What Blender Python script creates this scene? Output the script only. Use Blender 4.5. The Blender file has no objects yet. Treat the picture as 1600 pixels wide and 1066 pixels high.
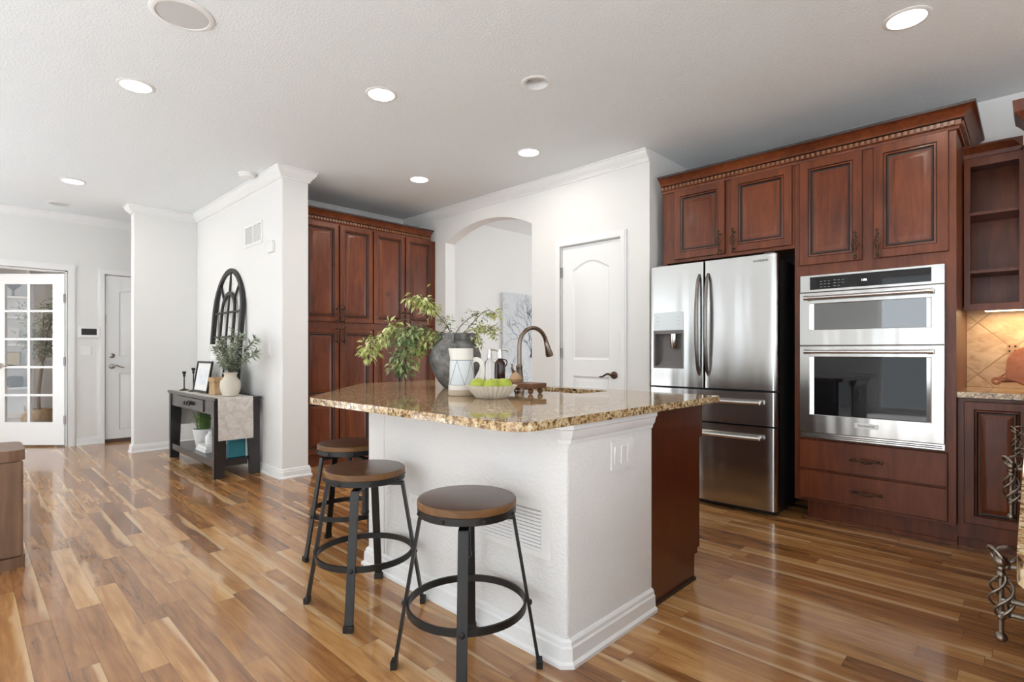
import bpy, bmesh, math, random
from mathutils import Matrix, Vector
from mathutils.geometry import tessellate_polygon
random.seed(7)
PI = math.pi
SC = bpy.context.scene
COL = SC.collection

# ------------------------------------------------------------------ camera, sky, exposure
cam = bpy.data.cameras.new('camera')
cam.sensor_width = 36.0
cam.lens = 18.824
cam.shift_y = 17 / 1600
cam.clip_start = 0.02
cam_o = bpy.data.objects.new('camera', cam)
COL.objects.link(cam_o)
cam_o.location = (0, 0, 1.1)
cam_o.rotation_euler = (PI / 2, 0, math.radians(44.144))
SC.camera = cam_o
SC.view_settings.view_transform = 'Standard'
SC.view_settings.look = 'None'
SC.view_settings.exposure = 0.22
SC.view_settings.gamma = 1.0
SC.view_settings.use_curve_mapping = False
SKY = 2.6
world = bpy.data.worlds.new('sky')
SC.world = world
world.use_nodes = True
bgn = world.node_tree.nodes['Background']
bgn.inputs[0].default_value = (0.86, 0.94, 1.0, 1)
bgn.inputs[1].default_value = SKY
CAN_W = 4.0          # each recessed ceiling lamp

sun = bpy.data.lights.new('sun', 'SUN')
sun.energy = 24.0
sun.angle = math.radians(0.6)
sun.color = (1.0, 0.985, 0.97)
sun_o = bpy.data.objects.new('sun', sun)
COL.objects.link(sun_o)
sun_o.rotation_euler = Vector((-0.30, 0.62, -0.72)).to_track_quat('-Z', 'Y').to_euler()


def portal(loc, rot, sx, sy):
    l = bpy.data.lights.new('window_portal', 'AREA')
    l.shape = 'RECTANGLE'
    l.size, l.size_y = sx, sy
    l.cycles.is_portal = True
    o = bpy.data.objects.new('window_portal', l)
    o.location = loc
    o.rotation_euler = rot
    COL.objects.link(o)


# windows of the room behind and beside the camera (daylight comes in through them)
BACK_Y = -3.6
RIGHT_X = 3.6
BACK_WIN = [(-7.9, -5.6, 0.25, 2.45), (-4.85, -4.0, 0.25, 2.45), (-1.95, 3.2, 0.08, 2.45)]
RIGHT_WIN = [(-3.2, 0.2, 0.15, 2.45), (0.6, 3.6, 1.05, 2.45)]
for x0, x1, z0, z1 in BACK_WIN:
    portal(((x0 + x1) / 2, BACK_Y - 0.06, (z0 + z1) / 2), (PI / 2, 0, PI), x1 - x0, z1 - z0)
portal((-3.5, 8.9, 1.35), (-PI / 2, 0, 0), 3.0, 2.6)      # open far end of the hall
for y0, y1, z0, z1 in RIGHT_WIN:
    portal((RIGHT_X + 0.06, (y0 + y1) / 2, (z0 + z1) / 2), (PI / 2, 0, PI / 2), y1 - y0, z1 - z0)

# ------------------------------------------------------------------ node helpers and materials


class NT:
    def __init__(self, name):
        self.m = bpy.data.materials.new(name)
        self.m.use_nodes = True
        self.t = self.m.node_tree
        self.b = self.t.nodes['Principled BSDF']

    def n(self, typ, attrs=None, **ins):
        nd = self.t.nodes.new('ShaderNode' + typ)
        for k, v in (attrs or {}).items():
            setattr(nd, k, v)
        for k, v in ins.items():
            k = k.replace('_', ' ')
            self.set(nd.inputs[int(k[1:]) if k[0] == 'i' and k[1:].isdigit() else k], v)
        return nd

    def set(self, sock, v):
        if hasattr(v, 'is_output'):
            self.t.links.new(v, sock)
        elif isinstance(v, (tuple, list)) and sock.type == 'RGBA' and len(v) == 3:
            sock.default_value = (*v, 1)
        else:
            sock.default_value = v

    def math(self, op, a, b=0.0, c=None):
        nd = self.t.nodes.new('ShaderNodeMath')
        nd.operation = op
        self.set(nd.inputs[0], a)
        self.set(nd.inputs[1], b)
        if c is not None:
            self.set(nd.inputs[2], c)
        return nd.outputs[0]

    def mix(self, f, a, b, mode='MIX'):
        nd = self.t.nodes.new('ShaderNodeMix')
        nd.data_type = 'RGBA'
        nd.blend_type = mode
        self.set(nd.inputs[0], f)
        self.set(nd.inputs[6], a)
        self.set(nd.inputs[7], b)
        return nd.outputs[2]

    def ramp(self, f, stops, interp='LINEAR'):
        nd = self.t.nodes.new('ShaderNodeValToRGB')
        cr = nd.color_ramp
        cr.interpolation = interp
        while len(cr.elements) < len(stops):
            cr.elements.new(0.5)
        for e, (p, c) in zip(cr.elements, stops):
            e.position = p
            e.color = (*c, 1) if len(c) == 3 else c
        self.set(nd.inputs[0], f)
        return nd.outputs[0]

    def coord(self, scale=(1, 1, 1), out='Object', rot=(0, 0, 0)):
        tc = self.t.nodes.new('ShaderNodeTexCoord')
        mp = self.t.nodes.new('ShaderNodeMapping')
        mp.inputs['Scale'].default_value = scale
        mp.inputs['Rotation'].default_value = rot
        self.t.links.new(tc.outputs[out], mp.inputs[0])
        return mp.outputs[0]

    def noise(self, vec, scale=5, detail=4, rough=0.55, dist=0.0):
        nd = self.n('TexNoise', Scale=scale, Detail=detail, Roughness=rough, Distortion=dist)
        self.set(nd.inputs['Vector'], vec)
        return nd.outputs[0]

    def bump(self, h, strength=0.1, dist=0.01):
        nd = self.n('Bump', Strength=strength, Distance=dist)
        self.set(nd.inputs['Height'], h)
        self.set(self.b.inputs['Normal'], nd.outputs[0])

    def p(self, **kw):
        for k, v in kw.items():
            self.set(self.b.inputs[k.replace('_', ' ')], v)
        return self


def simple(name, col, rough=0.5, metal=0.0, var=0.0, scale=6, **kw):
    t = NT(name)
    if var:
        f = t.noise(t.coord(), scale)
        t.p(Base_Color=t.mix(f, tuple(c * (1 - var) for c in col), tuple(min(1, c * (1 + var)) for c in col)))
    else:
        t.p(Base_Color=col)
    t.p(Roughness=rough, Metallic=metal, **kw)
    return t.m


def plaster(name, col, scale, strength, rough=0.75):
    t = NT(name)
    v = t.coord()
    h = t.noise(v, scale, 3, 0.6)
    h2 = t.ramp(h, [(0.42, (0, 0, 0)), (0.62, (1, 1, 1))])
    t.p(Base_Color=col, Roughness=rough)
    t.bump(h2, strength, 0.004)
    return t.m


def wood(name, dark, light, rough=0.35, coat=0.0, grain=(3, 3, 0.35), scale=9, knots=True):
    t = NT(name)
    v = t.coord(grain)
    a = t.noise(v, scale, 6, 0.6, 0.6)
    b = t.noise(t.coord((1, 1, 0.6)), 2.2, 3)
    f = t.math('ADD', t.math('MULTIPLY', a, 0.55), t.math('MULTIPLY', b, 0.6))
    c = t.ramp(f, [(0.38, dark), (0.74, light)])
    if knots:
        k = t.noise(t.coord((1, 1, 0.7)), 7, 2, 0.5)
        c = t.mix(t.ramp(k, [(0.70, (0, 0, 0)), (0.80, (0.55, 0.55, 0.55))]), c, tuple(x * 0.45 for x in dark))
    t.p(Base_Color=c, Roughness=rough)
    t.p(Specular_IOR_Level=0.35)
    if coat:
        t.p(Coat_Weight=coat, Coat_Roughness=0.15)
    t.bump(a, 0.05, 0.002)
    return t.m


def floor_mat():
    t = NT('plank_floor')
    W, L = 0.086, 0.95
    tc = t.t.nodes.new('ShaderNodeTexCoord')
    sp = t.n('SeparateXYZ')
    t.t.links.new(tc.outputs['Object'], sp.inputs[0])
    x, y = sp.outputs[0], sp.outputs[1]
    yr = t.math('DIVIDE', y, W)
    row = t.math('FLOOR', yr)
    fy = t.math('FRACT', yr)
    wn = t.n('TexWhiteNoise', {'noise_dimensions': '1D'})
    t.set(wn.inputs['W'], row)
    xr = t.math('ADD', t.math('DIVIDE', x, L), t.math('MULTIPLY', wn.outputs[0], 17.0))
    idx = t.math('FLOOR', xr)
    fx = t.math('FRACT', xr)
    cb = t.n('CombineXYZ')
    t.set(cb.inputs[0], row)
    t.set(cb.inputs[1], idx)
    w2 = t.n('TexWhiteNoise', {'noise_dimensions': '2D'})
    t.set(w2.inputs['Vector'], cb.outputs[0])
    rnd = w2.outputs[0]
    s2 = t.n('SeparateColor')
    t.set(s2.inputs[0], w2.outputs[1])
    r2, r3 = s2.outputs[1], s2.outputs[2]
    gv = t.n('CombineXYZ')
    t.set(gv.inputs[0], t.math('ADD', t.math('MULTIPLY', x, 1.3), t.math('MULTIPLY', rnd, 60)))
    t.set(gv.inputs[1], t.math('MULTIPLY', y, 13))
    t.set(gv.inputs[2], t.math('MULTIPLY', r2, 40))
    g = t.noise(gv.outputs[0], 2.0, 4, 0.55, 0.8)
    gv2 = t.n('CombineXYZ')
    t.set(gv2.inputs[0], t.math('ADD', t.math('MULTIPLY', x, 3.0), t.math('MULTIPLY', r3, 60)))
    t.set(gv2.inputs[1], t.math('MULTIPLY', y, 90))
    t.set(gv2.inputs[2], t.math('MULTIPLY', rnd, 40))
    fine = t.noise(gv2.outputs[0], 1.3, 2, 0.5, 0.2)
    gv3 = t.n('CombineXYZ')
    t.set(gv3.inputs[0], t.math('ADD', t.math('MULTIPLY', x, 1.1), t.math('MULTIPLY', r2, 80)))
    t.set(gv3.inputs[1], t.math('MULTIPLY', y, 6.0))
    t.set(gv3.inputs[2], t.math('MULTIPLY', r3, 40))
    big = t.noise(gv3.outputs[0], 1.7, 2, 0.5, 0.8)
    rings = t.math('SINE', t.math('MULTIPLY', big, 40.0))
    f = t.math('ADD', t.math('MULTIPLY', rnd, 0.36), t.math('MULTIPLY', g, 0.55))
    f = t.math('ADD', f, t.math('MULTIPLY', big, 0.16))
    f = t.math('ADD', f, t.math('MULTIPLY', t.math('SUBTRACT', fine, 0.5), 0.14))
    f = t.math('ADD', f, t.math('MULTIPLY', rings, 0.024))
    c = t.ramp(f, [(0.26, (0.135, 0.048, 0.013)), (0.42, (0.300, 0.125, 0.037)), (0.60, (0.44, 0.208, 0.067)),
                   (0.80, (0.63, 0.36, 0.14))])
    # dark heartwood smudges
    dk = t.noise(gv3.outputs[0], 2.3, 1, 0.5, 0.9)
    c = t.mix(t.ramp(dk, [(0.58, (0, 0, 0)), (0.82, (0.75, 0.75, 0.75))]), c, (0.16, 0.064, 0.024))
    # pale sapwood running along one edge of some planks
    edge = t.math('ABSOLUTE', t.math('SUBTRACT', fy, t.math('GREATER_THAN', r2, 0.5)))
    wob = t.math('ADD', edge, t.math('MULTIPLY', t.math('SUBTRACT', big, 0.5), 1.1))
    sap = t.ramp(wob, [(0.10, (1, 1, 1)), (0.30, (0, 0, 0))])
    sap = t.math('MULTIPLY', sap, t.math('GREATER_THAN', r3, 0.56))
    c = t.mix(t.math('MULTIPLY', sap, 0.72), c, (0.70, 0.47, 0.25))
    # seams
    ey = t.math('MINIMUM', fy, t.math('SUBTRACT', 1.0, fy))
    ex = t.math('MULTIPLY', t.math('MINIMUM', fx, t.math('SUBTRACT', 1.0, fx)), L / W)
    seam = t.math('LESS_THAN', t.math('MINIMUM', ey, ex), 0.012)
    c = t.mix(t.math('MULTIPLY', seam, 0.55), c, (0.06, 0.022, 0.009))
    t.p(Base_Color=c, Roughness=0.26, Specular_IOR_Level=0.5,
        Coat_Weight=0.55, Coat_Roughness=0.07)
    return t.m


def granite():
    t = NT('speckled_granite')
    v = t.coord()
    a = t.noise(v, 42, 5, 0.8)
    vo = t.n('TexVoronoi', {'feature': 'F1'}, Scale=95.0)
    t.set(vo.inputs['Vector'], v)
    sc = t.n('SeparateColor')
    t.set(sc.inputs[0], vo.outputs['Color'])
    b = t.noise(v, 9, 3, 0.6)
    f = t.math('ADD', t.math('MULTIPLY', a, 0.88), t.math('MULTIPLY', sc.outputs[0], 0.20))
    c = t.ramp(f, [(0.40, (0.035, 0.022, 0.014)), (0.47, (0.22, 0.115, 0.045)), (0.54, (0.49, 0.325, 0.155)),
                   (0.62, (0.66, 0.52, 0.31)), (0.74, (0.78, 0.68, 0.50))])
    c = t.mix(t.ramp(b, [(0.42, (0, 0, 0)), (0.62, (0.45, 0.45, 0.45))]), c, (0.40, 0.22, 0.09))
    bl = t.noise(v, 110, 2, 0.5)
    c = t.mix(t.ramp(bl, [(0.62, (0, 0, 0)), (0.66, (0.9, 0.9, 0.9))]), c, (0.025, 0.017, 0.012))
    t.p(Base_Color=c, Roughness=0.06, Specular_IOR_Level=0.55)
    return t.m


def steel(name, col=(0.50, 0.49, 0.475), rough=0.2, grain=(0.4, 0.4, 60)):
    t = NT(name)
    a = t.noise(t.coord(grain), 6, 3, 0.6)
    t.p(Base_Color=col, Metallic=1.0, Roughness=t.math('ADD', rough - 0.04, t.math('MULTIPLY', a, 0.08)))
    w = t.noise(t.coord((5.0, 5.0, 0.35)), 1.6, 1)
    t.bump(w, 0.30, 0.02)
    return t.m


def tile_mat():
    t = NT('diagonal_travertine')
    sp = t.n('SeparateXYZ')
    t.set(sp.inputs[0], t.coord())
    x, z = sp.outputs[0], sp.outputs[2]
    S = 0.235
    zz = t.math('SUBTRACT', z, 1.12)
    xx = t.math('ADD', x, 0.083)
    u = t.math('DIVIDE', t.math('ADD', xx, zz), S * 1.414)
    w = t.math('DIVIDE', t.math('SUBTRACT', xx, zz), S * 1.414)
    fu, fw = t.math('FRACT', u), t.math('FRACT', w)
    e = t.math('MINIMUM', t.math('MINIMUM', fu, t.math('SUBTRACT', 1.0, fu)),
               t.math('MINIMUM', fw, t.math('SUBTRACT', 1.0, fw)))
    g = t.math('LESS_THAN', e, 0.012)
    n = t.noise(t.coord((1, 1, 2)), 9, 6, 0.65, 0.8)
    c = t.ramp(n, [(0.3, (0.40, 0.24, 0.12)), (0.5, (0.56, 0.38, 0.21)), (0.7, (0.66, 0.48, 0.30))])
    c = t.mix(g, c, (0.36, 0.24, 0.14))
    t.p(Base_Color=c, Roughness=0.35)
    t.bump(t.ramp(e, [(0.0, (0, 0, 0)), (0.03, (1, 1, 1))]), 0.3, 0.004)
    return t.m


def weave(name, c1, c2, scale=90, rough=0.9):
    t = NT(name)
    v = t.coord()
    n = t.noise(v, scale, 3, 0.7)
    m = t.noise(v, 11, 4, 0.6, 1.2)
    f = t.math('ADD', t.math('MULTIPLY', n, 0.4), t.math('MULTIPLY', m, 0.6))
    t.p(Base_Color=t.ramp(f, [(0.4, c1), (0.6, c2)]), Roughness=rough)
    t.bump(n, 0.3, 0.003)
    return t.m


def glass(name, col=(1, 1, 1), rough=0.0):
    t = NT(name)
    t.p(Base_Color=col, Roughness=rough, Transmission_Weight=1.0, IOR=1.45)
    return t.m


def emit(name, col, s):
    t = NT(name)
    t.p(Base_Color=(0.8, 0.8, 0.8), Emission_Color=col, Emission_Strength=s)
    return t.m


def leaf_mat(name, c1, c2, rough=0.45, scale=14):
    t = NT(name)
    f = t.noise(t.coord(), scale, 3)
    t.p(Base_Color=t.ramp(f, [(0.35, c1), (0.65, c2)]), Roughness=rough, Subsurface_Weight=0.0)
    return t.m


M = {}
M['wall'] = plaster('warm_white_wall', (0.80, 0.79, 0.77), 110, 0.10)
M['island_wall'] = plaster('textured_island_wall', (0.79, 0.775, 0.755), 75, 0.35)
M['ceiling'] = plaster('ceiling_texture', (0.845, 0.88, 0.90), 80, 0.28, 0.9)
M['white'] = simple('white_trim_paint', (0.84, 0.835, 0.825), 0.35)
M['door_white'] = simple('white_door_paint', (0.86, 0.86, 0.85), 0.33)
M['floor'] = floor_mat()
M['granite'] = granite()
M['cherry'] = wood('cherry_cabinet', (0.058, 0.0115, 0.004), (0.205, 0.052, 0.016), 0.36, 0.08)
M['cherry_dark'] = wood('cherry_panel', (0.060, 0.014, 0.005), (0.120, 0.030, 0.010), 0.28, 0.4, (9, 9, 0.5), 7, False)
M['glaze_and_gap_shade'] = simple('dark_glaze_and_gap_shade', (0.018, 0.007, 0.004), 0.4)  # groove glaze, also painted on door edges as gap shade
M['dentil'] = simple('dentil_brown', (0.23, 0.10, 0.045), 0.4)
M['steel'] = steel('brushed_stainless')
M['steel_plain'] = simple('polished_steel', (0.72, 0.70, 0.67), 0.18, 1.0)
M['steel_dark'] = simple('dark_steel', (0.22, 0.20, 0.19), 0.3, 1.0)
M['fridge_side'] = simple('fridge_side_black', (0.012, 0.011, 0.011), 0.45)
M['micro_glass'] = simple('microwave_glass', (0.008, 0.008, 0.009), 0.03, 0.0, IOR=2.3)
M['black_glass'] = simple('oven_black_glass', (0.008, 0.008, 0.009), 0.03, 0.0, Specular_IOR_Level=0.35)
M['black'] = simple('matt_black', (0.013, 0.012, 0.012), 0.5)
M['grey_plastic'] = simple('grey_plastic', (0.17, 0.155, 0.145), 0.4)
M['panel_grey'] = simple('dispenser_panel', (0.66, 0.70, 0.70), 0.25, 0.2)
M['iron'] = simple('stool_iron', (0.028, 0.027, 0.026), 0.42, 0.6, 0.2)
M['seat_wood'] = wood('stool_seat_wood', (0.042, 0.020, 0.013), (0.105, 0.050, 0.030), 0.30, 0.2, (1, 7, 1), 5, False)
M['seat_edge'] = wood('stool_edge_wood', (0.10, 0.045, 0.015), (0.23, 0.115, 0.045), 0.45, 0, (4, 4, 9), 5, False)
M['bronze'] = simple('antique_bronze', (0.10, 0.062, 0.042), 0.36, 0.9, 0.3, 40)
M['pewter'] = simple('aged_pewter', (0.22, 0.185, 0.15), 0.33, 0.95, 0.35, 60)
M['nickel'] = simple('satin_nickel', (0.42, 0.39, 0.36), 0.3, 1.0)
M['faucet'] = simple('brushed_bronze_faucet', (0.25, 0.195, 0.16), 0.28, 1.0, 0.15)
M['lamp'] = emit('lamp_lens', (1.0, 0.94, 0.84), 14.0)
M['grille'] = simple('speaker_grille', (0.60, 0.595, 0.585), 0.7)
M['plate'] = simple('white_plastic', (0.86, 0.85, 0.83), 0.3)
M['slot'] = simple('dark_slot', (0.10, 0.10, 0.10), 0.7)
M['vent_shadow'] = simple('vent_shade_grey', (0.50, 0.50, 0.50), 0.8)  # flat grey painted as the shade between vent louvres
_t = NT('grey_clay')
_f = _t.noise(_t.coord(), 16, 6, 0.65)
_t.p(Base_Color=_t.ramp(_f, [(0.35, (0.085, 0.082, 0.078)), (0.5, (0.165, 0.158, 0.15)), (0.66, (0.27, 0.26, 0.25))]), Roughness=0.75)
_t.bump(_f, 0.12, 0.004)
M['charcoal_clay'] = _t.m
M['cream_clay'] = simple('cream_clay', (0.70, 0.64, 0.54), 0.65, 0, 0.05)
M['pitcher'] = simple('ivory_ceramic', (0.74, 0.70, 0.63), 0.25)
M['pitcher_blue'] = simple('pale_blue_glaze', (0.66, 0.685, 0.69), 0.25, 0, 0.06)
M['pitcher_line'] = simple('grey_line_glaze', (0.26, 0.27, 0.28), 0.4)
M['pitcher_base'] = simple('sand_ceramic', (0.50, 0.41, 0.30), 0.5)
M['bowl'] = simple('ribbed_cream_ceramic', (0.76, 0.70, 0.60), 0.4)
M['apple'] = simple('green_apple', (0.40, 0.46, 0.05), 0.3, 0, 0.18, 18)
M['stem'] = simple('brown_stem', (0.10, 0.06, 0.035), 0.7)
M['riser'] = wood('riser_wood', (0.10, 0.042, 0.018), (0.24, 0.11, 0.05), 0.45, 0, (2, 6, 6), 6, False)
M['tan_wood'] = simple('tan_wood', (0.50, 0.31, 0.17), 0.55, 0, 0.2)
M['clear_glass'] = glass('clear_glass')
M['pane'] = glass('pane_glass')
M['amber'] = simple('amber_soap', (0.035, 0.006, 0.004), 0.05)
M['branch'] = simple('branch_bark', (0.12, 0.075, 0.045), 0.8)
M['leaf_lime'] = leaf_mat('lime_leaf', (0.33, 0.38, 0.085), (0.72, 0.71, 0.33))
M['leaf_sage'] = leaf_mat('sage_leaf', (0.12, 0.20, 0.08), (0.46, 0.50, 0.22))
M['leaf_olive'] = leaf_mat('olive_leaf', (0.10, 0.13, 0.075), (0.44, 0.48, 0.36), 0.5, 40)
M['grass'] = leaf_mat('grass_leaf', (0.06, 0.14, 0.03), (0.20, 0.32, 0.09))
M['console'] = wood('black_console', (0.018, 0.016, 0.016), (0.036, 0.032, 0.031), 0.27, 0.3, (3, 3, 3), 5, False)
M['runner'] = weave('beige_jacquard', (0.52, 0.47, 0.42), (0.72, 0.67, 0.62))
M['paper'] = simple('white_paper', (0.82, 0.81, 0.79), 0.7)
M['tan_box'] = weave('woven_tan', (0.38, 0.23, 0.11), (0.58, 0.39, 0.22), 140)
M['teal'] = simple('teal_cloth', (0.03, 0.22, 0.27), 0.55)
M['navy'] = simple('navy_cloth', (0.012, 0.02, 0.045), 0.5)
M['tile'] = tile_mat()
M['board'] = wood('red_board_wood', (0.21, 0.065, 0.030), (0.36, 0.135, 0.07), 0.4, 0, (5, 1, 5), 5, False)
M['warm_strip'] = emit('warm_strip', (1.0, 0.70, 0.36), 9.0)
M['digits'] = emit('clock_digits', (0.75, 0.85, 1.0), 3.0)
M['mark'] = simple('panel_marks', (0.36, 0.36, 0.36), 0.5)
M['walnut'] = wood('walnut_table', (0.11, 0.058, 0.034), (0.25, 0.145, 0.09), 0.35, 0.1, (5, 5, 0.4), 6, False)
M['basket'] = weave('seagrass', (0.26, 0.16, 0.07), (0.44, 0.29, 0.14), 110)
M['rug'] = weave('office_rug', (0.20, 0.17, 0.15), (0.34, 0.30, 0.27), 30)
M['bounce_carpet'] = weave('pale_bounce_carpet', (0.72, 0.725, 0.73), (0.80, 0.805, 0.81), 60)  # for the added carpet that throws sunlight upward
M['sweep'] = simple('door_sweep', (0.09, 0.055, 0.04), 0.6)


def paint_mat(name, bg, fg, fg2, scale, dens):
    t = NT(name)
    v = t.coord((1, 1, 0.55))
    a = t.noise(v, scale, 6, 0.65, 2.2)
    b = t.noise(t.coord(), scale * 0.45, 3, 0.5)
    r = t.ramp(a, [(0.47, (0, 0, 0)), (0.5, (1, 1, 1)), (0.53, (0, 0, 0))])
    m = t.math('MULTIPLY', r, t.ramp(b, [(0.5 - dens, (0, 0, 0)), (0.62, (1, 1, 1))]))
    c = t.mix(m, bg, fg)
    c = t.mix(t.ramp(t.noise(t.coord((1, 1, 1.4)), scale * 0.8, 4), [(0.55, (0, 0, 0)), (0.75, (0.6, 0.6, 0.6))]), c, fg2)
    t.p(Base_Color=c, Roughness=0.6)
    return t.m


M['canvas'] = paint_mat('canvas_paint', (0.62, 0.64, 0.65), (0.20, 0.24, 0.28), (0.55, 0.60, 0.64), 5, 0.12)
M['print_one'] = paint_mat('feather_print', (0.82, 0.82, 0.80), (0.25, 0.25, 0.28), (0.66, 0.68, 0.70), 16, 0.02)
M['print_two'] = paint_mat('misty_print', (0.76, 0.79, 0.82), (0.16, 0.18, 0.20), (0.60, 0.64, 0.68), 14, 0.05)
M['print_three'] = paint_mat('ochre_print', (0.52, 0.40, 0.20), (0.16, 0.13, 0.08), (0.70, 0.60, 0.40), 18, 0.1)

# ------------------------------------------------------------------ mesh builder


class MB:
    def __init__(self, origin=(0, 0, 0), u=(1, 0, 0), v=(0, 1, 0), n=(0, 0, 1), local=False):
        self.V, self.F, self.I = [], [], []
        self.local = local
        self.frame(origin, u, v, n)
        self.mi = 0

    def frame(self, origin=(0, 0, 0), u=(1, 0, 0), v=(0, 1, 0), n=(0, 0, 1)):
        self.o, self.u, self.v, self.n = Vector(origin), Vector(u), Vector(v), Vector(n)
        return self

    def P(self, p):
        q = self.o + self.u * p[0] + self.v * p[1] + self.n * p[2]
        self.V.append(q)
        return len(self.V) - 1

    def face(self, idx, mi=None):
        self.F.append(list(idx))
        self.I.append(self.mi if mi is None else mi)

    def box(self, a0, a1, b0, b1, c0, c1, mi=None):
        i = [self.P(p) for p in ((a0, b0, c0), (a1, b0, c0), (a1, b1, c0), (a0, b1, c0),
                                 (a0, b0, c1), (a1, b0, c1), (a1, b1, c1), (a0, b1, c1))]
        for f in ((3, 2, 1, 0), (4, 5, 6, 7), (0, 1, 5, 4), (1, 2, 6, 5), (2, 3, 7, 6), (3, 0, 4, 7)):
            self.face([i[k] for k in f], mi)
        return self

    def loops(self, loops, cap0=True, cap1=True, closed=True, mis=None):
        ids = [[self.P(p) for p in lp] for lp in loops]
        n = len(ids[0])
        for k in range(len(ids) - 1):
            for j in range(n if closed else n - 1):
                self.face([ids[k][j], ids[k][(j + 1) % n], ids[k + 1][(j + 1) % n], ids[k + 1][j]],
                          mis[k] if mis else None)
        if cap0:
            self.face(ids[0][::-1], mis[0] if mis else None)
        if cap1:
            self.face(ids[-1], mis[-1] if mis else None)
        return self

    def prism(self, poly, c0, c1, holes=(), mi=None):
        """poly in (a, b), extruded along n; holes are polygons in it."""
        rings = [list(poly)] + [list(h) for h in holes]
        flat = [p for r in rings for p in r]
        tris = tessellate_polygon([[Vector((p[0], p[1], 0)) for p in r] for r in rings])
        lo = [self.P((p[0], p[1], c0)) for p in flat]
        hi = [self.P((p[0], p[1], c1)) for p in flat]
        for t in tris:
            self.face([lo[k] for k in t][::-1], mi)
            self.face([hi[k] for k in t], mi)
        s = 0
        for r in rings:
            m = len(r)
            for j in range(m):
                a, b = s + j, s + (j + 1) % m
                self.face([lo[a], lo[b], hi[b], hi[a]], mi)
            s += m
        return self

    def plate(self, poly, holes, c, mi=None):
        rings = [list(poly)] + [list(h) for h in holes]
        flat = [p for r in rings for p in r]
        tris = tessellate_polygon([[Vector((p[0], p[1], 0)) for p in r] for r in rings])
        hi = [self.P((p[0], p[1], c)) for p in flat]
        for t in tris:
            self.face([hi[k] for k in t], mi)
        return self

    def lathe(self, prof, seg=32, c=(0, 0, 0), mis=None, rad=None):
        """prof: (r, h) from bottom to top round the n axis; rad(angle, r, h) may change r."""
        lps = []
        for r, h in prof:
            lps.append([(c[0] + (rad(2 * PI * k / seg, r, h) if rad else r) * math.cos(2 * PI * k / seg),
                         c[1] + (rad(2 * PI * k / seg, r, h) if rad else r) * math.sin(2 * PI * k / seg), c[2] + h)
                        for k in range(seg)])
        return self.loops(lps, True, True, True, mis)

    def ball(self, c, r, seg=16, sz=1.0):
        k = 8
        return self.lathe([(max(r * math.sin(PI * i / k), r * 0.02), -r * sz * math.cos(PI * i / k)) for i in range(k + 1)], seg, c)

    def tube(self, pts, r, seg=8, closed=False, cap=True, flat=None):
        """round tube along pts (r a number or list); flat=(w, t) gives a strip instead."""
        pts = [Vector(p) for p in pts]
        n = len(pts)
        lps = []
        prev = None
        for i, p in enumerate(pts):
            if closed:
                d = pts[(i + 1) % n] - pts[i - 1]
            else:
                d = pts[min(i + 1, n - 1)] - pts[max(i - 1, 0)]
            d.normalize()
            if prev is None:
                ref = Vector((0, 0, 1)) if abs(d.z) < 0.9 else Vector((1, 0, 0))
                a = d.cross(ref).normalized()
            else:
                a = (prev - d * prev.dot(d)).normalized()
            prev = a
            b = d.cross(a)
            rr = r[i] if isinstance(r, (list, tuple)) else r
            if flat:
                w, t = flat
                lps.append([tuple(p + a * sx * t / 2 + b * sy * w / 2) for sx, sy in ((-1, -1), (1, -1), (1, 1), (-1, 1))])
            else:
                lps.append([tuple(p + (a * math.cos(2 * PI * k / seg) + b * math.sin(2 * PI * k / seg)) * rr) for k in range(seg)])
        if closed:
            lps.append(lps[0])
            return self.loops(lps, False, False)
        return self.loops(lps, cap, cap)

    def ring(self, c, R, r, axis=(0, 0, 1), seg=24, rs=6, flat=None):
        ax = Vector(axis).normalized()
        ref = Vector((0, 0, 1)) if abs(ax.z) < 0.9 else Vector((1, 0, 0))
        a = ax.cross(ref).normalized()
        b = ax.cross(a)
        pts = [Vector(c) + (a * math.cos(2 * PI * k / seg) + b * math.sin(2 * PI * k / seg)) * R for k in range(seg)]
        if flat:
            w, t = flat
            lps = []
            for p in pts:
                o = (p - Vector(c)).normalized()
                lps.append([tuple(p + o * so * t / 2 + ax * sa * w / 2) for so, sa in ((-1, -1), (1, -1), (1, 1), (-1, 1))])
            lps.append(lps[0])
            return self.loops(lps, False, False)
        return self.tube(pts, r, rs, True)

    def sweep(self, path, prof, closed=False):
        """path: (x, y) points of a wall face with the room on its right; prof: (out, z) points."""
        n = len(path)
        lps = []
        for i in range(n):
            p = Vector(path[i])
            d0 = (p - Vector(path[i - 1])).normalized() if i else (Vector(path[1]) - p).normalized()
            d1 = (Vector(path[i + 1]) - p).normalized() if i < n - 1 else d0
            n0, n1 = Vector((d0.y, -d0.x)), Vector((d1.y, -d1.x))
            m = (n0 + n1).normalized()
            k = 1.0 / max(0.2, m.dot(n0))
            lps.append([(p.x + m.x * o * k, p.y + m.y * o * k, z) for o, z in prof])
        return self.loops(lps)

    def leaf(self, base, d, up, L, W, fold=0.25):
        d = Vector(d).normalized()
        s = d.cross(Vector(up))
        if s.length < 1e-4:
            s = d.cross(Vector((1, 0, 0)))
        s.normalize()
        nn = s.cross(d)
        b = Vector(base)
        i0 = self.P(b)
        i1 = self.P(b + d * L * 0.42 + s * W / 2 + nn * W * fold)
        i2 = self.P(b + d * L - nn * L * 0.08)
        i3 = self.P(b + d * L * 0.42 - s * W / 2 + nn * W * fold)
        i4 = self.P(b + d * L * 0.45)
        self.face([i0, i1, i4])
        self.face([i1, i2, i4])
        self.face([i2, i3, i4])
        self.face([i3, i0, i4])

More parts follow.
